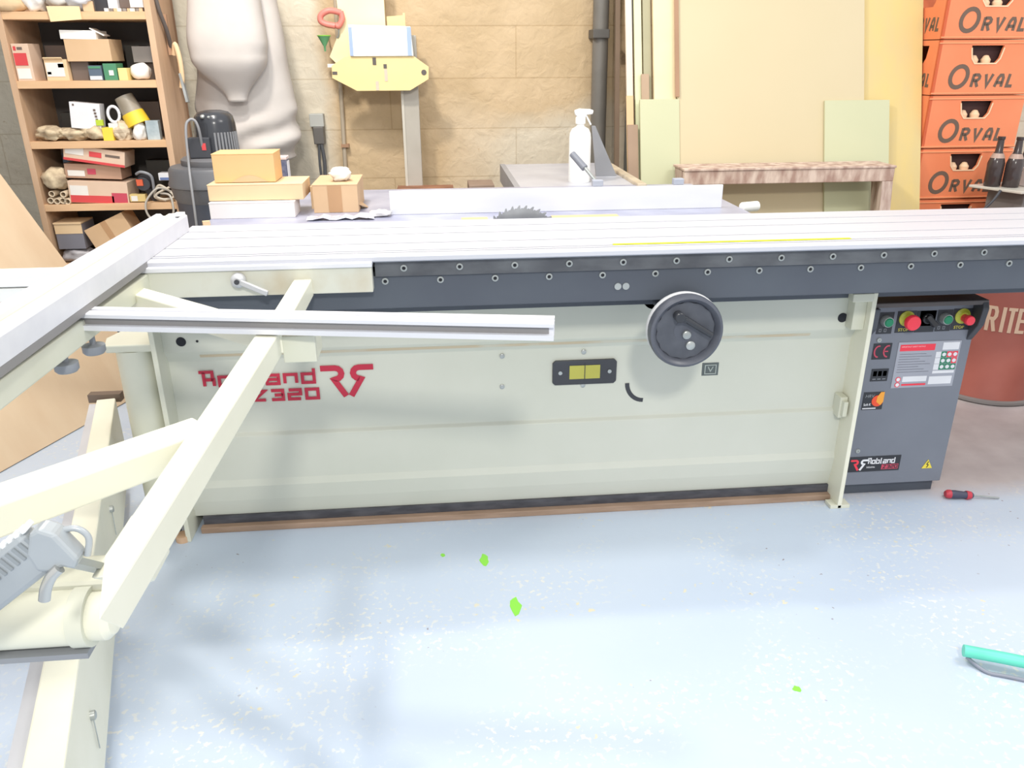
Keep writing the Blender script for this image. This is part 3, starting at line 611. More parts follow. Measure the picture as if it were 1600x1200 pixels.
# ------------------------------------------------------------ leaning plywood sheet at the left
Pb = Vector((-.335, 1.35, .004)); Pa = Vector((-.631, .559, .004)); Pa2 = Pb+(Pa-Pb)*1.9
up = Vector((-.735, 1.25, .95))-Pb; e = (Pb-Pa).normalized(); nn = up.cross(e).normalized()*.012
ps_ = MB().prism([Pa2, Pb, Pb+up*1.12, Pa2+up*1.12], nn).build('plywood_sheet', ply, bevel=.001)
tag(ps_, 'large tan plywood sheet leaning by the left wall behind the saw frame', 'plywood sheet')

# ------------------------------------------------------------ shelf unit
SX0, SX1, SY0, SY1 = -.668, -.128, 1.40, 1.70
sh = thing('shelf_unit', (-.4, 1.55, 0), 'tall open pine shelf unit crammed with boxes in the left corner', 'shelf')
MB().box(SX0-.024, SX0, SY0, SY1, 0, 2.1).build('side_panel', pine, sh, bevel=.001)
MB().box(SX1-.012, SX1+.012, SY0, SY1-.03, 0, 2.1).build('side_panel', pine, sh, bevel=.001)
MB().box(SX1-.02, SX1+.012, SY1-.03, SY1, 0, 2.1).build('rear_post', brown_b, sh)
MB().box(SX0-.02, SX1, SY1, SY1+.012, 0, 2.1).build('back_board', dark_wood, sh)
SZ = [.280, .550, .800, 1.050, 1.278, 1.525]
for z in SZ: MB().box(SX0, SX1-.012, SY0+.002, SY1, z-.028, z).build('shelf_board', pine_h, sh, bevel=.001)
_n = [0]
def bx(name, x0, x1, z0, z1, dep, m, label, cat='box', y=1.415, rz=0.0, extra=None, tilt=0.0, group=None, bev=.001):
    t = thing(name, ((x0+x1)/2, y+dep/2, z0), label, cat, group)
    MB().rbox(((x0+x1)/2, y+dep/2, (z0+z1)/2), (x1-x0, dep, z1-z0), rz, 0, tilt).build('carton', m, t, bevel=bev)
    if extra:
        for nm, u0, u1, v0, v1, mm in extra:
            c = Vector(((x0+x1)/2, y+dep/2, (z0+z1)/2)); R = Matrix.Rotation(rz, 3, 'Z') @ Matrix.Rotation(tilt, 3, 'Y')
            w_, h_ = x1-x0, z1-z0
            P = [c+R @ Vector(((u-.5)*w_, -dep/2-.0004, (v-.5)*h_)) for u, v in ((u0, v0), (u1, v0), (u1, v1), (u0, v1))]
            MB().prism(P, R @ Vector((0, -.001, 0))).build(nm, mm, t)
    return t
redc = mat('red_print', '#d2474a', .5); ylc = mat('yellow_print', '#f2d24a', .5); grc = mat('green_card', '#4e8a68', .5); lbl = mat('white_label', '#e6e2dc', .6)
pinkc = mat('washed_tan_card', '#d8bea8', .8, c2='#d0b59e'); darkc = mat('dim_brown_card', '#6e6058', .8); greyc = mat('grey_card', '#8f8984', .7); bluec = mat('dull_blue_card', '#5a6878', .7)
z = SZ[4]
bx('screw_carton', -.700+.035, -.602, z, z+.135, .10, pinkc, 'tall tan carton with red panel at left end of shelf', extra=[('red_panel', .05, .8, .42, .75, redc), ('logo_print', .1, .25, .82, .93, redc), ('text_print', .32, .62, .84, .91, darkc), ('paper_label', .08, .85, .06, .34, lbl)])
t = bx('parts_box', -.556, -.472, z, z+.078, .07, card_l, 'small open tan box with white and yellow label', extra=[('label', .05, .85, .2, .85, lbl), ('yellow_print', .6, .85, .62, .8, ylc), ('yellow_print', .08, .25, .3, .42, ylc)])
MB().rbox((-.52, 1.412, z+.080), (.07, .004, .012), 0, .8).build('flap', card_l, t)
bx('carton', -.60, -.50, z, z+.13, .10, darkc, 'dim brown carton at the back behind the small open box', y=1.55)
bx('grey_carton', -.395, -.345, z, z+.055, .08, MATS['dull_blue_card'], 'small grey blue carton with white lower edge', extra=[('label', .05, .95, .05, .3, lbl), ('band', .05, .95, .8, .95, grc)])
bx('green_carton', -.338, -.288, z, z+.062, .08, grc, 'small green carton on the screw shelf', extra=[('print', .4, .75, .3, .6, lbl)])
bx('yellow_carton', -.284, -.250, z, z+.045, .07, mat('pale_yellow_card', '#ecd890', .6), 'small pale yellow carton beside the white wrapped roll')
tag(MB().blob((-.212, 1.46, z+.031), (.042, .035, .034), 5, .15, 3, floor=z+.001).build('wrapped_roll', paper, smooth='full'), 'white wrapped paper roll at the right end of shelf', 'roll')
bx('dark_carton', -.468, -.40, z, z+.070, .10, MATS['dim_brown_card'], 'dark brown carton under the big cardboard box', y=1.44)
bx('card_box', -.468, -.300, z+.070, z+.150, .14, card, 'brown cardboard box resting above smaller cartons', y=1.42)
t = bx('white_box', -.478, -.345, z+.150, z+.182, .12, paper, 'white open box on top of the brown cardboard box', y=1.42, tilt=.02)
MB().rbox((-.345, 1.47, z+.176), (.055, .09, .004), .1, 0, .5).build('flap', paper, t)
bx('black_carton', -.300, -.240, z, z+.13, .10, mat('black_card', '#46443f', .7), 'dark carton standing behind the green carton', y=1.58)
bx('grey_box', -.245, -.165, z+.065, z+.125, .08, greyc, 'grey box above the wrapped roll', y=1.50)
bx('base_carton', -.245, -.165, z, z+.065, .08, darkc, 'dim carton under the grey box behind the wrapped roll', y=1.52)
# third shelf
z = SZ[3]
bx('instruction_box', -.50, -.385, z+.045, z+.145, .05, wht, 'white printed box leaning on gloves', y=1.42, tilt=.10, rz=0, extra=[('print', .1, .16, .86, .93, darkc), ('print', .78, .86, .72, .80, darkc), ('print', .80, .88, .60, .68, darkc), ('print', .82, .9, .48, .56, darkc), ('print', .84, .92, .36, .44, darkc)])
MB
t = thing('tape_roll_can', (-.285, 1.45, z+.05), 'grey tin with broad yellow band lying tilted on the shelf', 'tin')
R0 = Vector((-.250, 1.45, z+.058)); R1 = Vector((-.295, 1.46, z+.165)); ax = (R1-R0)
MB().cyl(R0, R1, .046, .036, n=28).build('tin', mat('grey_tin', '#a29a8c', .4, c2='#8c8272', scale=15), t, smooth=True)
MB().cyl(R0-ax*.005, R0+ax*.42, .0475, .044, n=28).build('yellow_band', mat('bright_yellow_band', '#eec93c', .45), t, smooth=True)
t = thing('tape_ring', (-.335, 1.43, z+.02), 'small white ring of tape beside the yellow banded tin', 'tape')
MB().path([(-.335+.022*math.cos(a), 1.43, z+.100+.030*math.sin(a)) for a in [i*math.pi/6 for i in range(13)]], .006).build('ring', wht, t, smooth=True)
MB().box(-.36, -.31, 1.42, 1.45, z+.046, z+.066).build('core', paper, t)
gl = [(-.60, .035, .055), (-.55, .022, .06), (-.50, .03, .05), (-.45, .022, .05), (-.42, .035, .035)]
for i, (x, h, wd) in enumerate(gl):
    tag(MB().blob((x, 1.44+.012*(i % 2), z+h*.8+(.012 if i % 2 else 0)), (wd*1.1, .045, h*.8), i+11, .45, 3.5, floor=z+.0008, rz=.3*(i % 3-1)).build('work_glove', glove, smooth='full'),
        ('crumpled cream work glove at the left end of the glove pile', 'flat cream glove in the left half of the pile', 'creased tan glove left of the white printed box', 'low cream glove under the white printed box', 'folded glove right under the white printed box')[i], 'glove', 'work gloves on the shelf')
bx('yellow_tag', -.405, -.378, z+.058, z+.080, .012, mat('lime_tag', '#b8cf3c', .5), 'tiny lime green tag on the glove pile', 'tag', y=1.415)
bx('yellow_box', -.385, -.345, z, z+.05, .05, ylc, 'small bright yellow box between gloves and striped cloth', y=1.41)
tag(MB().blob((-.315, 1.44, z+.030), (.040, .035, .042), 21, .3, 3, floor=z+.001).build('striped_cloth', mat('striped_cream_cloth', '#d8c8b0', .85, c2='#b5a48c', scale=16, stretch=(1, 1, 6))), 'cream striped cloth bundle beside the small yellow box', 'cloth')
tag(MB().blob((-.245, 1.43, z+.030), (.028, .03, .042), 23, .35, 3, floor=z+.001).build('cream_glove', paper, smooth='full'), 'white glove hanging over the shelf edge', 'glove')
t = bx('blister_pack', -.215, -.165, z, z+.075, .03, mat('pale_blue_plastic', '#b8c4c8', .25, c2='#9aa8ae', scale=20), 'clear pale blue pack standing at right end of shelf', 'pack', y=1.42)
bx('dark_case', -.60, -.50, z, z+.10, .08, MATS['black_card'], 'dark box at the back behind the gloves', y=1.57)
bx('dark_case', -.36, -.20, z, z+.14, .08, MATS['dim_brown_card'], 'dim brown box behind the yellow banded tin', y=1.58)
# fourth shelf
z = SZ[2]
rl = [('label', .03, .33, .42, .9, lbl), ('red_band', 0, 1, 0, .16, redc), ('red_print', .42, .62, .42, .75, redc), ('text_print', .68, .92, .55, .70, darkc)]
bx('long_carton', -.565, -.330, z, z+.088, .13, pinkc, 'long tan and red carton at the bottom of the stack', y=1.415, tilt=.05, extra=[('label', .03, .33, .35, .8, lbl), ('red_band', .02, .75, .02, .35, redc), ('red_print', .72, .98, .05, .5, rc)])
bx('long_carton', -.572, -.350, z+.098, z+.155, .12, mat('dusky_tan_card', '#b9957e', .8), 'long dusky carton in the middle of the stack', y=1.435, tilt=.05, extra=[('label', .05, .35, .15, .55, lbl), ('red_print', .4, .55, .3, .7, rc)])
bx('long_carton', -.555, -.318, z+.160, z+.222, .12, pinkc, 'long tan carton with red band topmost of its stack', y=1.415, tilt=.16, extra=rl)
for i, (x, zz) in enumerate(((-.640, .016), (-.615, .013), (-.592, .015), (-.574, .011), (-.630, .043), (-.585, .040))):
    tag(MB().lathe([(.0125, 0), (.0125, .11), (.009, .11), (.009, 0), (.0125, 0)], (x, 1.405, z+zz), (0, 1, 0), 16, cap=False).build('card_tube', mat('pale_tube', '#d6c3a8', .7), smooth=True), 'short pale tube lying end-on in the tube pile', 'tube', 'short tubes piled on the shelf')
tag(MB().blob((-.615, 1.44, z+.098), (.050, .045, .045), 31, .35, 3, floor=z+.057).build('folded_glove', glove, smooth='full'), 'cream leather glove folded on the pile of tubes', 'glove')
t = bx('blue_carton', -.625, -.560, z+.150, z+.190, .09, bluec, 'small blue carton at the back left under another carton', y=1.56, extra=[('label', .3, .9, .2, .8, card)])
bx('brown_carton', -.625, -.560, z+.190, z+.235, .09, darkc, 'small brown carton stacked on the blue carton', y=1.56, extra=[('label', .2, .8, .2, .8, card)])
bx('support_case', -.63, -.56, z, z+.150, .09, MATS['dim_brown_card'], 'dim carton under the small blue carton at the back', y=1.57)
bx('tan_packet', -.325, -.262, z+.004, z+.034, .03, mat('yellow_tan_packet', '#d8bf80', .6), 'small yellow tan packet at the right of the long cartons', 'packet', y=1.41, extra=[('label', .1, .5, .1, .8, lbl)])
t = thing('power_tool', (-.27, 1.45, z), 'black and orange corded power tool lying among cables', 'power tool')
MB().cyl((-.275, 1.50, z+.08), (-.262, 1.41, z+.075), .034, .028, n=24).build('motor', black_m, t, smooth=True, bevel=.003)
MB().box(-.285, -.26, 1.402, 1.41, z+.07, z+.095).build('orange_switch', mat('orange_red_switch', '#d8603c', .5), t)
MB().bar((-.26, 1.45, z+.055), (-.235, 1.47, z+.0), .03, .035, (0, 1, 0)).build('handle', black_m, t, bevel=.004)
MB().path([(-.285, 1.42, z+.115), (-.262, 1.405, z+.125), (-.235, 1.405, z+.118), (-.222, 1.41, z+.10), (-.225, 1.42, z+.05)], .006).build('hose', grey_pl, t, smooth=True)
cb = mat('pale_grey_cable', '#b8b2a8', .5)
tag(MB().path([(-.16, 1.43, z+.04), (-.20, 1.40, z+.060), (-.245, 1.385, z+.02), (-.258, 1.38, z-.02), (-.245, 1.38, z-.058), (-.20, 1.38, z-.075), (-.155, 1.38, z-.05), (-.148, 1.385, z-.01), (-.16, 1.40, z+.03), (-.20, 1.42, z+.035)], .0045).build('hanging_cable', cb, smooth=True), 'pale grey cable loop hanging over the shelf edge', 'cable')
tag(MB().path([(-.16, 1.44, z+.06), (-.22, 1.42, z+.03), (-.19, 1.41, z+.012), (-.15, 1.42, z+.02), (-.17, 1.43, z+.045), (-.21, 1.44, z+.065), (-.23, 1.43, z+.02), (-.18, 1.41, z+.008)], .005).build('coiled_cable', mat('cream_cable', '#cfc5b4', .5), smooth=True), 'cream cable coiled at the right end of shelf', 'cable')
bx('white_case', -.205, -.150, z+.085, z+.115, .05, wht, 'small white and blue packet resting on the cream cable', 'packet', y=1.44, extra=[('blue_print', .1, .9, .05, .4, mat('blue_print', '#6478a8', .5))])
bx('dark_case', -.30, -.16, z, z+.15, .06, MATS['black_card'], 'dark box behind the power tool', y=1.60)
# fifth shelf
z = SZ[1]
t = bx('open_carton', -.655, -.545, z+.06, z+.165, .13, mat('grey_blue_side', '#7c7a82', .7), 'carton with grey side and tan lid on lower shelf', y=1.42, extra=[('tan_front', .0, 1, .62, 1.0, card_l)])
MB().rbox((-.60, 1.48, z+.169), (.112, .13, .006)).build('lid', card_l, t)
tag(MB().blob((-.595, 1.46, z+.03), (.065, .05, .032), 41, .35, 3, floor=z+.001).build('folded_sheeting', mat('grey_sheeting', '#c2bec0', .6, c2='#9a969a', scale=14), smooth='full'), 'crumpled grey sheeting under the grey sided carton', 'sheeting')
t = bx('tilted_carton', -.525, -.345, z+.070, z+.178, .12, card, 'brown carton tipped on one corner on lower shelf', y=1.42, tilt=-.42, extra=[('tape', .42, .56, 0, 1, MATS['brown_tape']), ('dark_slot', .45, .75, .02, .06, darkc)])
bx('support_box', -.47, -.40, z, z+.05, .12, MATS['dim_brown_card'], 'dim box under the tipped carton', y=1.47)
# top shelf
z = SZ[5]
tops = [((-.655, 1.43, z+.05), (.075, .06, .060), 'bulging cream paper sack at far left of top shelf', card_l),
        ((-.56, 1.45, z+.055), (.05, .05, .060), 'grey white plastic bag beside the cream sack', paper),
        ((-.46, 1.44, z+.060), (.060, .05, .055), 'white crumpled bag in the middle of the top shelf', paper),
        ((-.385, 1.43, z+.055), (.055, .05, .045), 'white folded sheet of packing beside the middle bag', wht)]
for i, (c, r, lb, mm) in enumerate(tops): tag(MB().blob(c, r, 50+i, .4, 3.2, floor=z+.0008).build(('paper_sack', 'plastic_bag', 'crumpled_bag', 'packing_sheet')[i], mm, smooth='full'), lb, 'bag')
tag(MB().prism([(-.495, 1.392, z+.018), (-.375, 1.392, z+.018), (-.375, 1.392, z-.028), (-.49, 1.392, z-.036)], (0, .006, 0)).build('paper_strip', mat('cream_paper', '#eed6a8', .7)), 'cream paper strip hanging over the front of top shelf', 'paper')
bx('wood_block', -.372, -.335, z, z+.036, .04, card, 'small brown wood block on the top shelf', 'block', y=1.405, rz=.3)
bx('black_case', -.345, -.28, z, z+.075, .05, black_m, 'black case standing behind the small wood block', 'case', y=1.47)
bx('white_carton', -.285, -.250, z+.0, z+.085, .05, wht, 'white carton right of the black case', y=1.44)
bx('brown_jar_box', -.248, -.205, z+.015, z+.085, .05, darkc, 'brown carton at the back of the top shelf', y=1.46)
bx('white_packet', -.200, -.150, z+.015, z+.055, .04, lbl, 'white packet at right end of the top shelf', 'packet', y=1.43)
for i in range(9):
    x = -.285+i*.016; tag(MB().rbox((x, 1.415+.008*(i % 2), z+.006), (.013, .012, .011), i).build('loose_fitting', (paper, greyc, card)[i % 3]), 'tiny loose fitting scattered on the front of the top shelf', 'fitting', 'loose fittings on the top shelf')

# wooden-handled brush hanging by the shelf
t = thing('hanging_tool', (-.08, 1.52, 1.22), 'wooden handled tool hanging on the right side of shelf', 'tool')
MB().path([(-.092, 1.53, 1.37), (-.080, 1.52, 1.41), (-.068, 1.51, 1.36), (-.068, 1.51, 1.29), (-.076, 1.51, 1.245)], .010).build('handle', card_l, t, smooth=True)
MB().bar((-.073, 1.51, 1.30), (-.058, 1.50, 1.19), .010, .022, (0, 1, 0)).build('blade', steel, t)
MB().bar((-.105, 1.53, 1.37), (-.105, 1.53, 1.52), .012, .012, (0, 1, 0)).build('hook', brown_b, t)
tag(MB().path([(-.112, 1.46, 1.60), (-.106, 1.47, 1.53), (-.098, 1.50, 1.46), (-.100, 1.53, 1.40)], .008).build('dark_stripe', mat('dark_stripe', '#5c5450', .7), smooth=True), 'dark strap running down the side of the shelf', 'stripe')  # thin dark curve beside the upper shelf side

# ------------------------------------------------------------ dust extractor bags and vacuum
db = thing('dust_extractor', (.11, 1.75, 0), 'large off white cloth dust extractor bags hanging beside the shelf', 'dust extractor')
def bagmesh(cx, cy, rows, seed, amp, fold=0.0):
    n = 72; b = MB(); pts = []; F = []
    for k, (z_, hw_, hd_, off) in enumerate(rows):
        for i in range(n):
            t = 2*math.pi*i/n; c_, s_ = math.cos(t), math.sin(t)
            e_ = .8; ux = abs(c_)**e_*(1 if c_ > 0 else -1); uy = abs(s_)**e_*(1 if s_ > 0 else -1)
            p = Vector((cx+off+ux*hw_, cy+uy*hd_, z_))
            nz_ = noise.noise(Vector((p.x*5+seed, p.y*5, p.z*6)))*amp
            fz = math.sin(z_*55-p.x*26+seed+2.5*noise.noise(p*4))*fold*max(0, min(1, (1.20-z_)*6))*(.4+.6*abs(noise.noise(p*6+Vector((seed, 0, 0)))*2))
            pts.append(p+Vector((c_, s_, 0))*(nz_+fz))
    for k in range(len(rows)-1):
        for i in range(n): F.append((k*n+i, k*n+(i+1) % n, (k+1)*n+(i+1) % n, (k+1)*n+i))
    F.append(tuple(range(n-1, -1, -1))); F.append(tuple(range((len(rows)-1)*n, len(rows)*n)))
    return b.poly(pts, F)
def lerp_rows(key, m_=7):
    out = []
    for i in range(len(key)-1):
        for k in range(m_):
            t = k/m_; t2 = t*t*(3-2*t); a, c = key[i], key[i+1]
            out.append(tuple([a[0]+(c[0]-a[0])*t]+[a[j]+(c[j]-a[j])*t2 for j in (1, 2, 3)]))
    return out+[key[-1]]
bagmesh(.115, 1.78, lerp_rows([(1.95, .02, .03, 0), (1.90, .12, .10, 0), (1.6, .165, .13, .01), (1.35, .19, .14, .01), (1.15, .215, .15, .0), (1.02, .215, .15, .0), (.94, .18, .12, .01), (.90, .10, .08, .02)], 10), 3, .012, .022).build('lower_bag', cloth, db, smooth='full')
bagmesh(.118, 1.60, lerp_rows([(1.90, .02, .02, 0), (1.85, .10, .07, 0), (1.62, .140, .10, 0), (1.42, .158, .11, -.005), (1.36, .152, .108, -.008), (1.185, .040, .03, .003)], 16), 9, .004, .0).build('upper_bag', cloth, db, smooth='full')
MB().path([(.045, 1.509, 1.452), (.065, 1.509, 1.445), (.085, 1.509, 1.432)], .0025).build('bag_seam', grey_pl, db)
MB().cyl((.12, 1.80, 0), (.12, 1.80, .93), .09, n=28).cyl((.12, 1.80, .0), (.12, 1.80, .04), .22, n=28).build('extractor_base', mat('blue_grey_steel', '#4e5668', .5), db, smooth=True)
MB().cyl((.12, 1.92, .9), (.12, 1.92, 2.0), .02).build('bag_post', steel, db)
t = thing('shop_vacuum', (.10, 1.18, 0), 'dark grey drum vacuum with black motor head behind the boxes', 'vacuum cleaner')
MB().lathe([(.125, 0), (.135, .02), (.150, .78), (.155, .86)], (.095, 1.18, 0), n=40).build('drum', mat('dark_blue_grey_drum', '#454a56', .5, c2='#3c414c'), t, smooth=True)
MB().lathe([(.150, .84), (.162, .86), (.168, .90), (.175, .905), (.175, .915), (.170, .925), (.168, .965), (.160, .975), (.12, .98)], (.095, 1.18, 0), n=40).build('drum_lid', mat('grey_black_lid', '#636468', .5, c2='#595a5e'), t, smooth=True)
MB().lathe([(.125, .975), (.128, .985), (.128, 1.0), (.118, 1.008), (.06, 1.012)], (.105, 1.18, 0), n=40).build('motor_plate', mat('grey_motor_plate', '#67676a', .5), t, smooth=True)
mh = MB().lathe([(.078, 1.008), (.080, 1.03), (.076, 1.13), (.070, 1.155), (.055, 1.17), (.03, 1.176)], (.118, 1.18, 0), n=40).build('motor_head', mat('glossy_black_head', '#2f3136', .22, c2='#383a3f'), t, smooth=True)
for k in range(9):
    a = -.1-.16*k; MB().cyl((.118+.079*math.cos(a), 1.18+.079*math.sin(a), 1.02), (.118+.076*math.cos(a), 1.18+.076*math.sin(a), 1.10), .0045, n=8).build('cooling_rib', mat('grey_rib', '#8e9094', .35, .3), mh)
MB().box(.035, .115, 1.085, 1.12, 1.01, 1.085).build('switch_housing', black_m, mh, bevel=.004)
MB().box(.085, .10, 1.083, 1.086, 1.04, 1.065).build('red_switch', redc, mh)
MB().lathe([(.008, 0), (.008, .006), (.004, .009)], (.095, 1.115, 1.155), (0, -.6, .8), 16).lathe([(.005, 0), (.005, .006)], (.118, 1.112, 1.152), (0, -.6, .8), 16).build('chrome_clip', steel, mh, smooth=True)
tag(MB().path([(.085, 1.09, 1.05), (.088, 1.07, 1.11), (.080, 1.065, 1.145), (.062, 1.06, 1.150), (.047, 1.05, 1.12), (.044, 1.03, 1.0), (.050, 1.0, .93), (.052, .985, .80), (.045, .985, .55)], .0048).build('vacuum_cord', mat('grey_cord', '#8f9093', .45), smooth=True), 'grey power cord arching from the vacuum head', 'cord')

# ------------------------------------------------------------ things on the back wall
t = thing('wall_socket', (.38, 2.08, 1.02), 'pale grey socket box with plug mounted on the back wall', 'socket')
MB().box(.348, .415, 2.045, 2.10, 1.045, 1.105).build('socket_box', mat('pale_socket', '#b6b8b4', .5), t, bevel=.003)
MB().box(.362, .412, 2.03, 2.10, .965, 1.045).build('plug', mat('dark_plug', '#64615e', .5), t, bevel=.004)
tag(MB().path([(.385, 2.04, .965), (.378, 2.05, .88), (.380, 2.06, .75), (.39, 2.06, .4)], .006).path([(.396, 2.04, .965), (.402, 2.05, .88), (.396, 2.06, .75), (.40, 2.06, .4)], .009).build('plug_cable', mat('dark_cable', '#5a5c60', .5), smooth=True), 'dark twin cable running down from the wall socket', 'cable')
t = thing('conduit', (.51, 2.08, 0), 'thin grey conduit pipe running up the wall left of the column', 'pipe')
MB().cyl((.478, 2.08, 0), (.538, 2.08, 2.6), .010, n=16).build('pipe', mat('pale_conduit', '#b5a894', .5), t, smooth=True)
MB().box(.488, .525, 2.062, 2.10, .945, .960).build('pipe_clip', brown_b, t)
t = thing('steel_column', (.84, 2.0, 0), 'pale grey square column standing against the back wall', 'column')
MB().box(.805, .882, 1.92, 2.0, 0, 1.45).build('column', mat('pale_grey_column', '#b3aea4', .5, c2='#a8a398'), t, bevel=.003)
MB().box(.800, .812, 1.915, 2.0, 0, 1.45).build('column_edge', mat('light_flange', '#c8c4b8', .5), t)
# plywood templates hung on the column
t = thing('octagonal_template', (.71, 1.88, 1.216), 'octagonal pale yellow plywood template hanging on the column', 'template')
yp = mat('pale_yellow_ply', '#ecd69c', .6, c2='#e6cf94', scale=3)
b = MB(); oct_ = [(.560, 1.362), (.868, 1.362), (.935, 1.315), (.932, 1.262), (.845, 1.214), (.603, 1.214), (.495, 1.270), (.497, 1.322)]
b.prism([(x, 1.860, z_) for x, z_ in oct_], (0, .014, 0)).build('plate', yp, t, bevel=.0015)
for x0, x1, z0, z1 in ((.682, .698, 1.325, 1.356), (.730, .745, 1.310, 1.328)): MB().box(x0, x1, 1.858, 1.861, z0, z1).build('slot', mat('dark_slot', '#5f5a56', .7), t)
for x0, x1, z0, z1 in ((.732, .746, 1.255, 1.308), (.690, .704, 1.216, 1.255)): MB().box(x0, x1, 1.8585, 1.861, z0, z1).build('pencil_mark', mat('grey_mark', '#cfc3b0', .7), t)
MB().lathe([(.012, 0), (.012, .003)], (.912, 1.861, 1.292), (0, -1, 0), 20).build('hanging_hole', MATS['dark_slot'], t)
MB().box(.498, .520, 1.858, 1.861, 1.285, 1.298).build('end_notch', MATS['dark_slot'], t)
MB().box(.82, .86, 1.874, 1.922, 1.26, 1.32).build('hook_block', yp, t)
t = thing('paper_pack', (.725, 1.87, 1.362), 'white pack with blue side stripes standing on the octagonal template', 'pack')
MB().hexa([(.585, 1.85, 1.362), (.868, 1.85, 1.362), (.868, 1.91, 1.362), (.585, 1.91, 1.362), (.585, 1.85, 1.492), (.860, 1.85, 1.485), (.860, 1.91, 1.485), (.585, 1.91, 1.492)]).build('pack', mat('bright_white_pack', '#f2f2ee', .5), t, bevel=.001)
for x0, x1 in ((.585, .600), (.843, .862)): MB().box(x0, x1, 1.8485, 1.8505, 1.364, 1.482).build('blue_stripe', mat('soft_blue_stripe', '#9fb4dc', .5), t)
t = thing('wood_template', (.62, 1.99, 1.35), 'bright cream plywood piece with rounded edge hung behind the white pack', 'template')
MB().prism([(.52, 1.955, 1.32), (.745, 1.955, 1.32), (.745, 1.955, 1.72), (.530, 1.955, 1.72), (.535, 1.955, 1.50), (.525, 1.955, 1.45), (.48, 1.955, 1.36)], (0, .014, 0)).build('plate', mat('cream_ply', '#f0e2b8', .6), t, bevel=.0015)
MB().box(.47, .56, 1.935, 1.97, 1.315, 1.33).build('ledge', paper, t); MB().box(.62, .66, 1.969, 2.10, 1.55, 1.60).build('peg', pine, t)
tag(MB().prism([(.752, 1.97, 1.35), (.835, 1.97, 1.35), (.835, 1.97, 1.545), (.826, 1.97, 1.545), (.826, 1.97, 1.535), (.752, 1.97, 1.53)], (0, .016, 0)).box(.80, .82, 1.98, 2.1, 1.36, 1.38).build('board_offcut', yp), 'narrow pale board offcut behind the right end of the white pack', 'offcut')
t = thing('red_clamp', (.505, 1.95, 1.50), 'red plastic spring clamp hanging above the green funnel', 'clamp')
MB().path([(.55, 1.94, 1.545), (.50, 1.93, 1.553), (.462, 1.93, 1.535), (.458, 1.93, 1.51), (.48, 1.93, 1.497), (.52, 1.93, 1.490)], .0135, n=12).build('jaw', mat('washed_red_plastic', '#e08478', .45), t, smooth=True)
MB().path([(.548, 1.94, 1.55), (.553, 1.94, 1.52), (.535, 1.94, 1.490), (.52, 1.94, 1.495)], .013, n=12).build('grip', MATS['washed_red_plastic'], t, smooth=True)
MB().path([(.535, 1.94, 1.485), (.530, 1.95, 1.45), (.520, 1.97, 1.44), (.52, 2.10, 1.44)], .004).build('hook', steel, t, smooth=True)
t = thing('green_funnel', (.466, 1.93, 1.385), 'small green funnel hanging beside the cream plywood piece', 'funnel')
MB().lathe([(.004, 0), (.005, .02), (.029, .064), (.030, .066), (.027, .066), (.004, .022)], (.466, 1.93, 1.383), n=28, cap=False).build('funnel', mat('dull_green_plastic', '#5f9a6c', .5), t, smooth=True)
MB().lathe([(.030, 0), (.031, .004), (.026, .004), (.026, 0), (.030, 0)], (.466, 1.93, 1.447), n=28, cap=False).build('rim', mat('lime_rim', '#8ed84c', .5), t, smooth=True)
MB().bar((.466, 1.955, 1.448), (.466, 2.10, 1.448), .008, .004).build('bracket', steel, t)
tag(MB().prism([(.76, 1.93, .0), (1.03, 1.93, .0), (1.03, 1.93, .775), (.76, 1.93, .775)], (0, -.30, 0)).build('low_cabinet', mat('reddish_brown_wood', '#a8795e', .7, c2='#7e5540', scale=12, stretch=(1, 4, 4)), bevel=.003), 'reddish brown wooden box whose top shows behind the rip fence', 'box')
tag(MB().box(1.10, 1.22, 1.72, 1.90, 0, .80).build('floor_crate', mat('dusky_brown_box', '#9a8474', .7), bevel=.003), 'dusky brown box standing left of the extension table', 'box')

# pipe and sticks
t = thing('downpipe', (1.76, 2.02, 0), 'dark grey downpipe running up the back wall', 'pipe')
MB().cyl((1.775, 2.03, 0), (1.750, 2.03, 2.6), .038, n=28).build('pipe', mat('dark_grey_pipe', '#76726c', .5, c2='#6a6761'), t, smooth=True)
MB().box(1.715, 1.795, 1.975, 2.10, 1.435, 1.475).build('pipe_clamp', mat('dark_clamp', '#575450', .5), t, bevel=.004)
for i, (x, dx, m_, lb) in enumerate(((1.830, .030, 'stick_brown', 'thin brown batten leaning on the wall just right of the downpipe'), (1.900, -.008, 'stick_grey', 'grey batten leaning on the wall left of the boards'))):
    tag(MB().bar((x+dx, 1.85, 0), (x-dx*.2, 2.075, 2.2), .022, .02, (0, 1, 0)).build('batten', mat(m_, ('#8a7562', '#67665f')[i], .7)), lb, 'batten')
# leaning boards: all lie on one tilted plane, Y = 1.339 + 0.3 z
k_ = math.sqrt(1+.09); tn = Vector((0, -1, .3)).normalized()
def leaning(name, x0, x1, z1, off, th, m_, label, cat='board', z0=0.0, x0b=None, x1b=None):
    # off: how far the back face stands in front of the reference plane
    y = lambda z_: 1.339+.3*z_
    x0b = x0 if x0b is None else x0b; x1b = x1 if x1b is None else x1b
    P = [Vector((x0b, y(z0), z0)), Vector((x1b, y(z0), z0)), Vector((x1, y(z1), z1)), Vector((x0, y(z1), z1))]
    lift = Vector((0, 0, max(0, .001-0)))
    P = [p+tn*off+lift for p in P]
    return tag(MB().prism(P, tn*th).build(name, m_, bevel=.0008), label, cat)
leaning('tall_board', 2.90, 3.222, 2.35, 0, .018, yellow_b, 'tall bright yellow shuttering board leaning beside the orange crates')
leaning('tall_board', 2.05, 2.92, 2.30, .020, .020, beige_b, 'very large beige fibreboard leaning on the back wall', x1b=2.94)
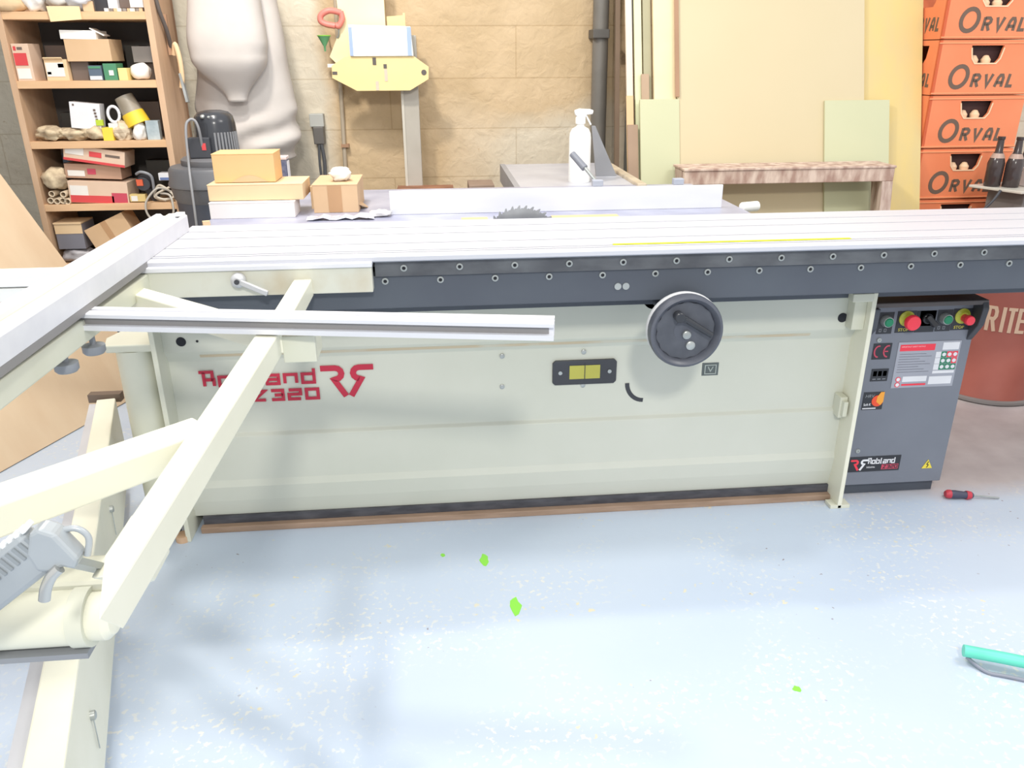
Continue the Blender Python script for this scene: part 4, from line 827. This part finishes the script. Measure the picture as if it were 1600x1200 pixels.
leaning('half_board', 2.735, 3.045, 1.148, .042, .012, green_b, 'pale green board standing in front of the large beige board')
leaning('narrow_board', 1.945, 2.045, 2.20, .012, .018, mat('pale_beige_board', '#ead7ae', .65), 'narrow beige board just left of the large beige board')
leaning('short_board', 1.875, 2.055, 1.162, .032, .015, green_b, 'short pale green board at the left end of the leaning boards')
leaning('edge_board', 2.036, 2.056, 2.0, .048, .003, brown_b, 'thin brown edge strip left of the large beige board', z0=1.17)
leaning('slim_strip', 1.905, 1.940, 2.2, -.010, .014, mat('olive_strip', '#a9a486', .65), 'slim olive strip left of the narrow beige board')
leaning('slim_strip', 1.865, 1.898, 2.2, -.012, .014, mat('pale_green_strip', '#d7dbb4', .65), 'slim pale green strip left of the olive strip')
leaning('slim_strip', 1.826, 1.855, 2.2, -.012, .014, mat('pale_pink_strip', '#e2d2c0', .65), 'slim pale pink strip leaning at the far left of the boards')
leaning('short_strip', 1.890, 1.925, 1.275, .008, .012, mat('dusty_brown_strip', '#b49a80', .65), 'short dusty brown strip behind the short green board')
leaning('short_strip', 1.820, 1.852, 1.185, .006, .012, mat('tan_strip', '#d9b98e', .65), 'short tan strip at the far left of the boards')
leaning('short_strip', 1.820, 1.868, 1.06, .020, .010, mat('brown_strip', '#a28872', .65), 'short brown strip in front of the tan strip')
# paint-splattered trestle
tr = thing('paint_trestle', (2.49, 1.35, 0), 'paint splattered wooden frame bench in front of the leaning boards', 'bench')
spl = mat('paint_splattered_wood', '#d9c4b4', .7, c2='#a88a7c', scale=22, lo=.38, hi=.6, stretch=(1, 1, .35), bump=.1)
spd = mat('paint_splattered_wood_legs', '#cbb8aa', .7, c2='#a08478', scale=26, lo=.36, hi=.62, stretch=(1.5, 1.5, .2), bump=.1)
MB().box(2.015, 2.965, 1.35, 1.375, .838, .896).build('front_rail', spl, tr, bevel=.003)
MB().box(2.012, 2.968, 1.345, 1.52, .896, .906).build('top_board', spl, tr, bevel=.002)
for x in (2.015, 2.915): MB().prism([(x, 1.23, 0), (x, 1.262, 0), (x, 1.385, .838), (x, 1.35, .838)], (.05, 0, 0)).build('leg', spd, tr, bevel=.002)
for x in (2.015, 2.935): MB().prism([(x, 1.262, 0), (x, 1.275, 0), (x, 1.50, .896), (x, 1.385, .896)], (.03, 0, 0)).build('side_board', spd, tr, bevel=.002)

# ------------------------------------------------------------ orange beer crates
CH = .2367; CX0, CX1, CY0, CY1 = 3.228, 3.69, 1.61, 1.93
def crate(z0, label):
    t = thing('bottle_crate', ((CX0+CX1)/2, (CY0+CY1)/2, z0), label, 'crate', 'orange bottle crates in the stack')
    cx = (CX0+CX1)/2
    def wallp(P):   # P maps (u along wall, z, depth) to world; wall with a hand hole
        b = MB(); L = (CX1-CX0) if P(0, 0, 0).y == P(1, 0, 0).y else (CY1-CY0)
        h = [(-.078, .210), (.078, .210), (.066, .156), (.050, .136), (-.050, .136), (-.066, .156)]
        o2 = [(-L/2, CH-.004), (L/2, CH-.004), (L/2, .1), (L/2, 0), (-L/2, 0), (-L/2, .1)]
        for i in range(6):
            j = (i+1) % 6; b.prism([P(o2[i][0], z0+o2[i][1], 0), P(o2[j][0], z0+o2[j][1], 0), P(h[j][0], z0+h[j][1], 0), P(h[i][0], z0+h[i][1], 0)], P(0, 0, .012)-P(0, 0, 0))
        return b
    F = lambda u, z_, d_: Vector((cx+u, CY0+d_, z_))
    Lf = lambda u, z_, d_: Vector((CX0+d_, (CY0+CY1)/2+u, z_))
    b = wallp(F); b2 = wallp(Lf)
    b.b.from_mesh(_m(b2)); b.box(CX1-.012, CX1, CY0+.012, CY1, z0, z0+CH-.004); b.box(CX0+.012, CX1-.012, CY1-.012, CY1, z0, z0+CH-.004); b.box(CX0+.01, CX1-.01, CY0+.01, CY1-.01, z0, z0+.008)
    shell = b.build('shell', orange, t)
    MB().box(CX0-.004, CX1+.004, CY0-.005, CY0+.002, z0+.004, z0+.010).box(CX0-.004, CX1+.004, CY0-.004, CY0+.002, z0+CH-.020, z0+CH-.014).build('rib', mat('pale_orange_rib', '#f2a070', .5), t, bevel=.002)
    rim = [(-.078, .200), (-.068, .155), (-.051, .134), (.051, .134), (.068, .155), (.078, .200)]
    MB().strokes([[(cx+u, z0+z_) for u, z_ in rim]], .006, (0, CY0, 0), (1, 0, 0), (0, 0, 1), .003).build('handle_rim', mat('lit_rim', '#f4cfa8', .5), t)  # light on the hole's thick edge, painted as a pale rim
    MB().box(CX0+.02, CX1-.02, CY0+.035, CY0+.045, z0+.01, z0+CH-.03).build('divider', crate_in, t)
    for k in range(3):
        MB().lathe([(.024, 0), (.024, .1), (.012, .15), (.012, .20)], (cx-.05+.05*k, CY0+.072, z0+.010), n=16).build('bottle_neck', crate_in, t)
    for k in (0, 1): MB().lathe([(.0015, .125), (.020, .135), (.022, .15), (.010, .168), (.001, .17)], (cx-.045+.06*k, CY0+.024, z0), n=16, cap=False).build('lit_lip', MATS['lit_rim'], t, smooth=True)  # lit lower edge of the hand hole, drawn as pale curves
    # lettering ORVAL in raised strokes, on the front and the left side
    def orval(O, Uu, s, name):
        b = MB(); Vv = Vector((0, 0, 1)); Uu = Vector(Uu)
        b.strokes([[(.052+.040*math.cos(a)+.006*math.sin(a), .050+.045*math.sin(a)) for a in [i*math.pi/12 for i in range(24)]+[0]]], .0185, O, Uu*s, Vv, .001)
        sl = .010
        L_ = {'R': ([[(0, 0), (0, .055)], [(0, .052), (.022, .052), (.030, .045), (.030, .036), (.022, .028), (0, .028)], [(.014, .028), (.030, 0)]], .118),
              'V': ([[(0, .055), (.016, .003), (.034, .055)]], .176),
              'A': ([[(0, 0), (.008, .038), (.016, .050), (.026, .050), (.032, .038), (.032, 0)], [(.004, .018), (.032, .018)]], .232),
              'L': ([[(.002, .055), (0, .003), (.026, .003)]], .290)}
        for ch_, (ls, x) in L_.items():
            b.strokes([[(x+p[0]+p[1]*.12, p[1]+.006) for p in l] for l in ls], .0135, O, Uu*s, Vv, .001)
        return b.build(name, crate_ink, t)
    orval((cx-.165, CY0, z0+.028), (1, 0, 0), 1.0, 'lettering')
    orval((CX0, CY1-.03, z0+.030), (0, -1, 0), .80, 'side_lettering')
    return t
def _m(mb):
    me = bpy.data.meshes.new('t'); mb.b.to_mesh(me); mb.b.free(); return me
names = ['lowest orange bottle crate of the stack, standing on the floor', 'second orange crate from the floor, hidden behind the saw table', 'third orange crate from the floor, its handle just above the saw table', 'orange crate whose lettering is cut off by the metal tray and bottles', 'orange crate whose last letter meets the dark bottle necks', 'orange crate with its whole word in view, second from the picture top', 'topmost visible orange crate, cut by the top of the picture']
c0 = crate(0.0, names[0])
for k in range(1, 7): dup(c0, Vector(c0.location)+Vector((0, 0, CH*k)), names[k])

# ------------------------------------------------------------ right edge: tray with bottles, red drum, tub
bn = thing('metal_bench', (3.68, 1.4, 0), 'small grey metal bench with pale top at the right edge', 'bench')
MB().hexa([(3.372, 1.42, .794), (3.47, 1.20, .794), (3.98, 1.32, .794), (3.95, 1.59, .794), (3.372, 1.42, .806), (3.47, 1.20, .806), (3.98, 1.32, .806), (3.95, 1.59, .806)]).build('top', mat('pale_metal_top', '#cfc9bd', .4), bn, bevel=.003)
MB().hexa([(3.47, 1.42, .0), (3.54, 1.27, .0), (3.95, 1.36, .0), (3.93, 1.56, .0), (3.47, 1.42, .794), (3.54, 1.27, .794), (3.95, 1.36, .794), (3.93, 1.56, .794)]).build('cabinet', mat('grey_bench_side', '#7c7673', .6), bn, bevel=.003)
tag(MB().path([(3.43, 1.28, .80), (3.40, 1.28, .75), (3.34, 1.30, .66), (3.33, 1.35, .52), (3.36, 1.38, .25), (3.38, 1.38, .01)], .006).build('black_hose', black_m, smooth=True), 'thin black hose hanging from the metal bench', 'hose')
bt = thing('beer_bottle', (3.443, 1.365, .806), 'left dark brown glass bottle standing on the metal bench', 'bottle', 'dark bottles on the metal bench')
bm = mat('dark_brown_glass', '#3d3434', .18, c2='#453a38')
MB().lathe([(.031, 0), (.034, .004), (.035, .10), (.030, .120), (.016, .150), (.013, .20), (.0155, .203), (.0155, .215)], (3.443, 1.365, .806), n=28).build('bottle', bm, bt, smooth=True)
MB().lathe([(.0290, .124), (.0205, .143), (.0210, .144), (.0300, .124)], (3.443, 1.365, .806), n=28, cap=False).build('foil', mat('foil_pink', '#b59a8c', .4), bt, smooth=True)
dup(bt, (3.506, 1.33, .806), 'right dark brown glass bottle next to the white and blue bag')
t = thing('parts_bag', (3.66, 1.35, .806), 'white and blue box with black handle on the metal bench', 'box')
MB().hexa([(3.565, 1.30, .806), (3.73, 1.33, .806), (3.73, 1.44, .806), (3.565, 1.42, .806), (3.575, 1.31, .885), (3.73, 1.33, .93), (3.73, 1.43, .93), (3.575, 1.41, .885)]).build('box', mat('pale_box', '#d8d4d4', .5), t, bevel=.006)
MB().hexa([(3.60, 1.303, .84), (3.73, 1.326, .84), (3.73, 1.329, .84), (3.60, 1.306, .84), (3.60, 1.309, .885), (3.73, 1.326, .90), (3.73, 1.329, .90), (3.60, 1.312, .885)]).build('blue_label', mat('teal_label', '#6f98a8', .5, c2='#5c8494'), t)
MB().path([(3.565, 1.36, .89), (3.57, 1.36, .955), (3.60, 1.36, .985), (3.66, 1.36, .985), (3.70, 1.36, .93)], .010).build('handle', black_m, t, smooth=True)
tag(MB().bar((3.80, 2.0, .0), (3.78, 2.06, 1.75), .03, .02, (0, 1, 0)).build('upright_lath', mat('pale_lath', '#e2cf9c', .6)), 'pale upright lath right of the orange crates', 'lath')
dr = thing('red_drum', (3.30, .95, 0), 'scuffed dull red steel drum with pale capital lettering behind the control cabinet', 'drum')
drc = (3.30, .95)
redd = mat('scuffed_dull_red_paint', '#a45c50', .5, c2='#ae665a', scale=5)
def rdr(z_): return .205+.045*(z_/.60)
MB().lathe([(rdr(0), 0), (rdr(0)+.006, .01), (rdr(0.02), .02), (rdr(.60), .60), (rdr(.6)+.008, .61), (rdr(.6), .62), (rdr(.6)-.02, .62), (rdr(.55)-.01, .55)], (*drc, 0), n=56).build('drum_body', redd, dr, smooth=True)
MB().lathe([(rdr(0)+.004, 0), (rdr(0)+.012, .006), (rdr(0)+.010, .016), (rdr(0.02)+.001, .022)], (*drc, 0), n=56).build('bottom_rim', mat('grey_rim', '#86807e', .5), dr, smooth=True)
ltm = mat('pale_drum_lettering', '#d8b79c', .6)
def drum_letters(txt, a0, z0_, h, wd_):
    G_ = {'R': [[(0, 0), (0, 1)], [(0, .94), (.8, .94), (1, .8), (1, .62), (.8, .5), (0, .5)], [(.55, .5), (1.05, 0)]], 'I': [[(.5, 0), (.5, 1)]],
          'T': [[(.5, 0), (.5, 1)], [(-.1, .94), (1.1, .94)]], 'E': [[(1, .06), (0, .06), (0, .94), (1, .94)], [(0, .5), (.8, .5)]], 'F': [[(0, 0), (0, .94), (1, .94)], [(0, .5), (.8, .5)]]}
    b = MB(); u = 0
    for ch_ in txt:
        for l in G_[ch_]:
            l2 = []
            for i in range(len(l)-1):
                for k in range(5): l2.append((l[i][0]+(l[i+1][0]-l[i][0])*k/5, l[i][1]+(l[i+1][1]-l[i][1])*k/5))
            l2.append(l[-1]); tmp = MB().strokes([[(u+p[0]*wd_, p[1]*h) for p in l2]], .013, (0, 0, 0), (1, 0, 0), (0, 0, 1), .0014)
            for v in tmp.b.verts:
                uu, dd_, zz = v.co.x, v.co.y, v.co.z+z0_; r_ = rdr(zz)+.0005-dd_; a = a0+uu/rdr(zz)
                v.co = Vector((drc[0]+r_*math.cos(a), drc[1]+r_*math.sin(a), zz))
            b.b.from_mesh(_m(tmp))
        u += wd_*1.5 if ch_ != 'I' else wd_*1.1
    return b.build('lettering', ltm, dr)
drum_letters('RITE', math.radians(-135), .325, .105, .026)
tag(MB().lathe([(.12, 0), (.125, .01), (.14, .20), (.145, .21), (.135, .21), (.12, .02)], (3.385, .47, 0), n=40).build('grey_tub', mat('dark_grey_tub', '#6a6868', .6), smooth=True), 'dark grey tub at the right edge on the bare floor', 'tub')

# screwdriver
t = thing('screwdriver', (2.65, .12, 0), 'black and red screwdriver lying on the floor by the grey cabinet', 'screwdriver')
p0 = Vector((2.580, .062, .017)); p1 = Vector((2.665, .050, .013)); dx_ = (p1-p0).normalized()
MB().lathe([(.009, 0), (.0135, .006), (.014, .03), (.0115, .06), (.014, .072), (.012, .084), (.007, .090)], p0, dx_, 20).build('handle', mat('dark_screwdriver_grip', '#45465a', .45), t, smooth=True)
MB().lathe([(.0095, -.001), (.0142, .006), (.0146, .016)], p0, dx_, 20).build('red_end', mat('red_grip_band', '#c03848', .45), t, smooth=True)
MB().lathe([(.0142, .066), (.0147, .072), (.0125, .082)], p0, dx_, 20).build('red_band', MATS['red_grip_band'], t, smooth=True)
MB().cyl(p0+dx_*.088, p0+dx_*.175+Vector((0, 0, -.004)), .003, n=12).build('shaft', steel, t, smooth=True)
# turquoise hose end
tag(MB().path([(2.165, -.672, .034), (2.23, -.700, .034), (2.33, -.755, .045), (2.46, -.84, .10), (2.6, -.95, .2)], .0145, n=18).build('turquoise_hose', mat('turquoise_rubber', '#68d6bc', .45, c2='#56c4aa'), smooth=True), 'turquoise hose end reaching in at the lower right', 'hose')
tag(MB().path([(2.175, -.675, .016), (2.20, -.715, .005), (2.24, -.735, .005), (2.36, -.79, .005)], .0045, n=10).build('grey_wire', mat('grey_wire', '#8b8f9c', .5), smooth=True), 'thin grey wire on the floor under the turquoise hose', 'wire')
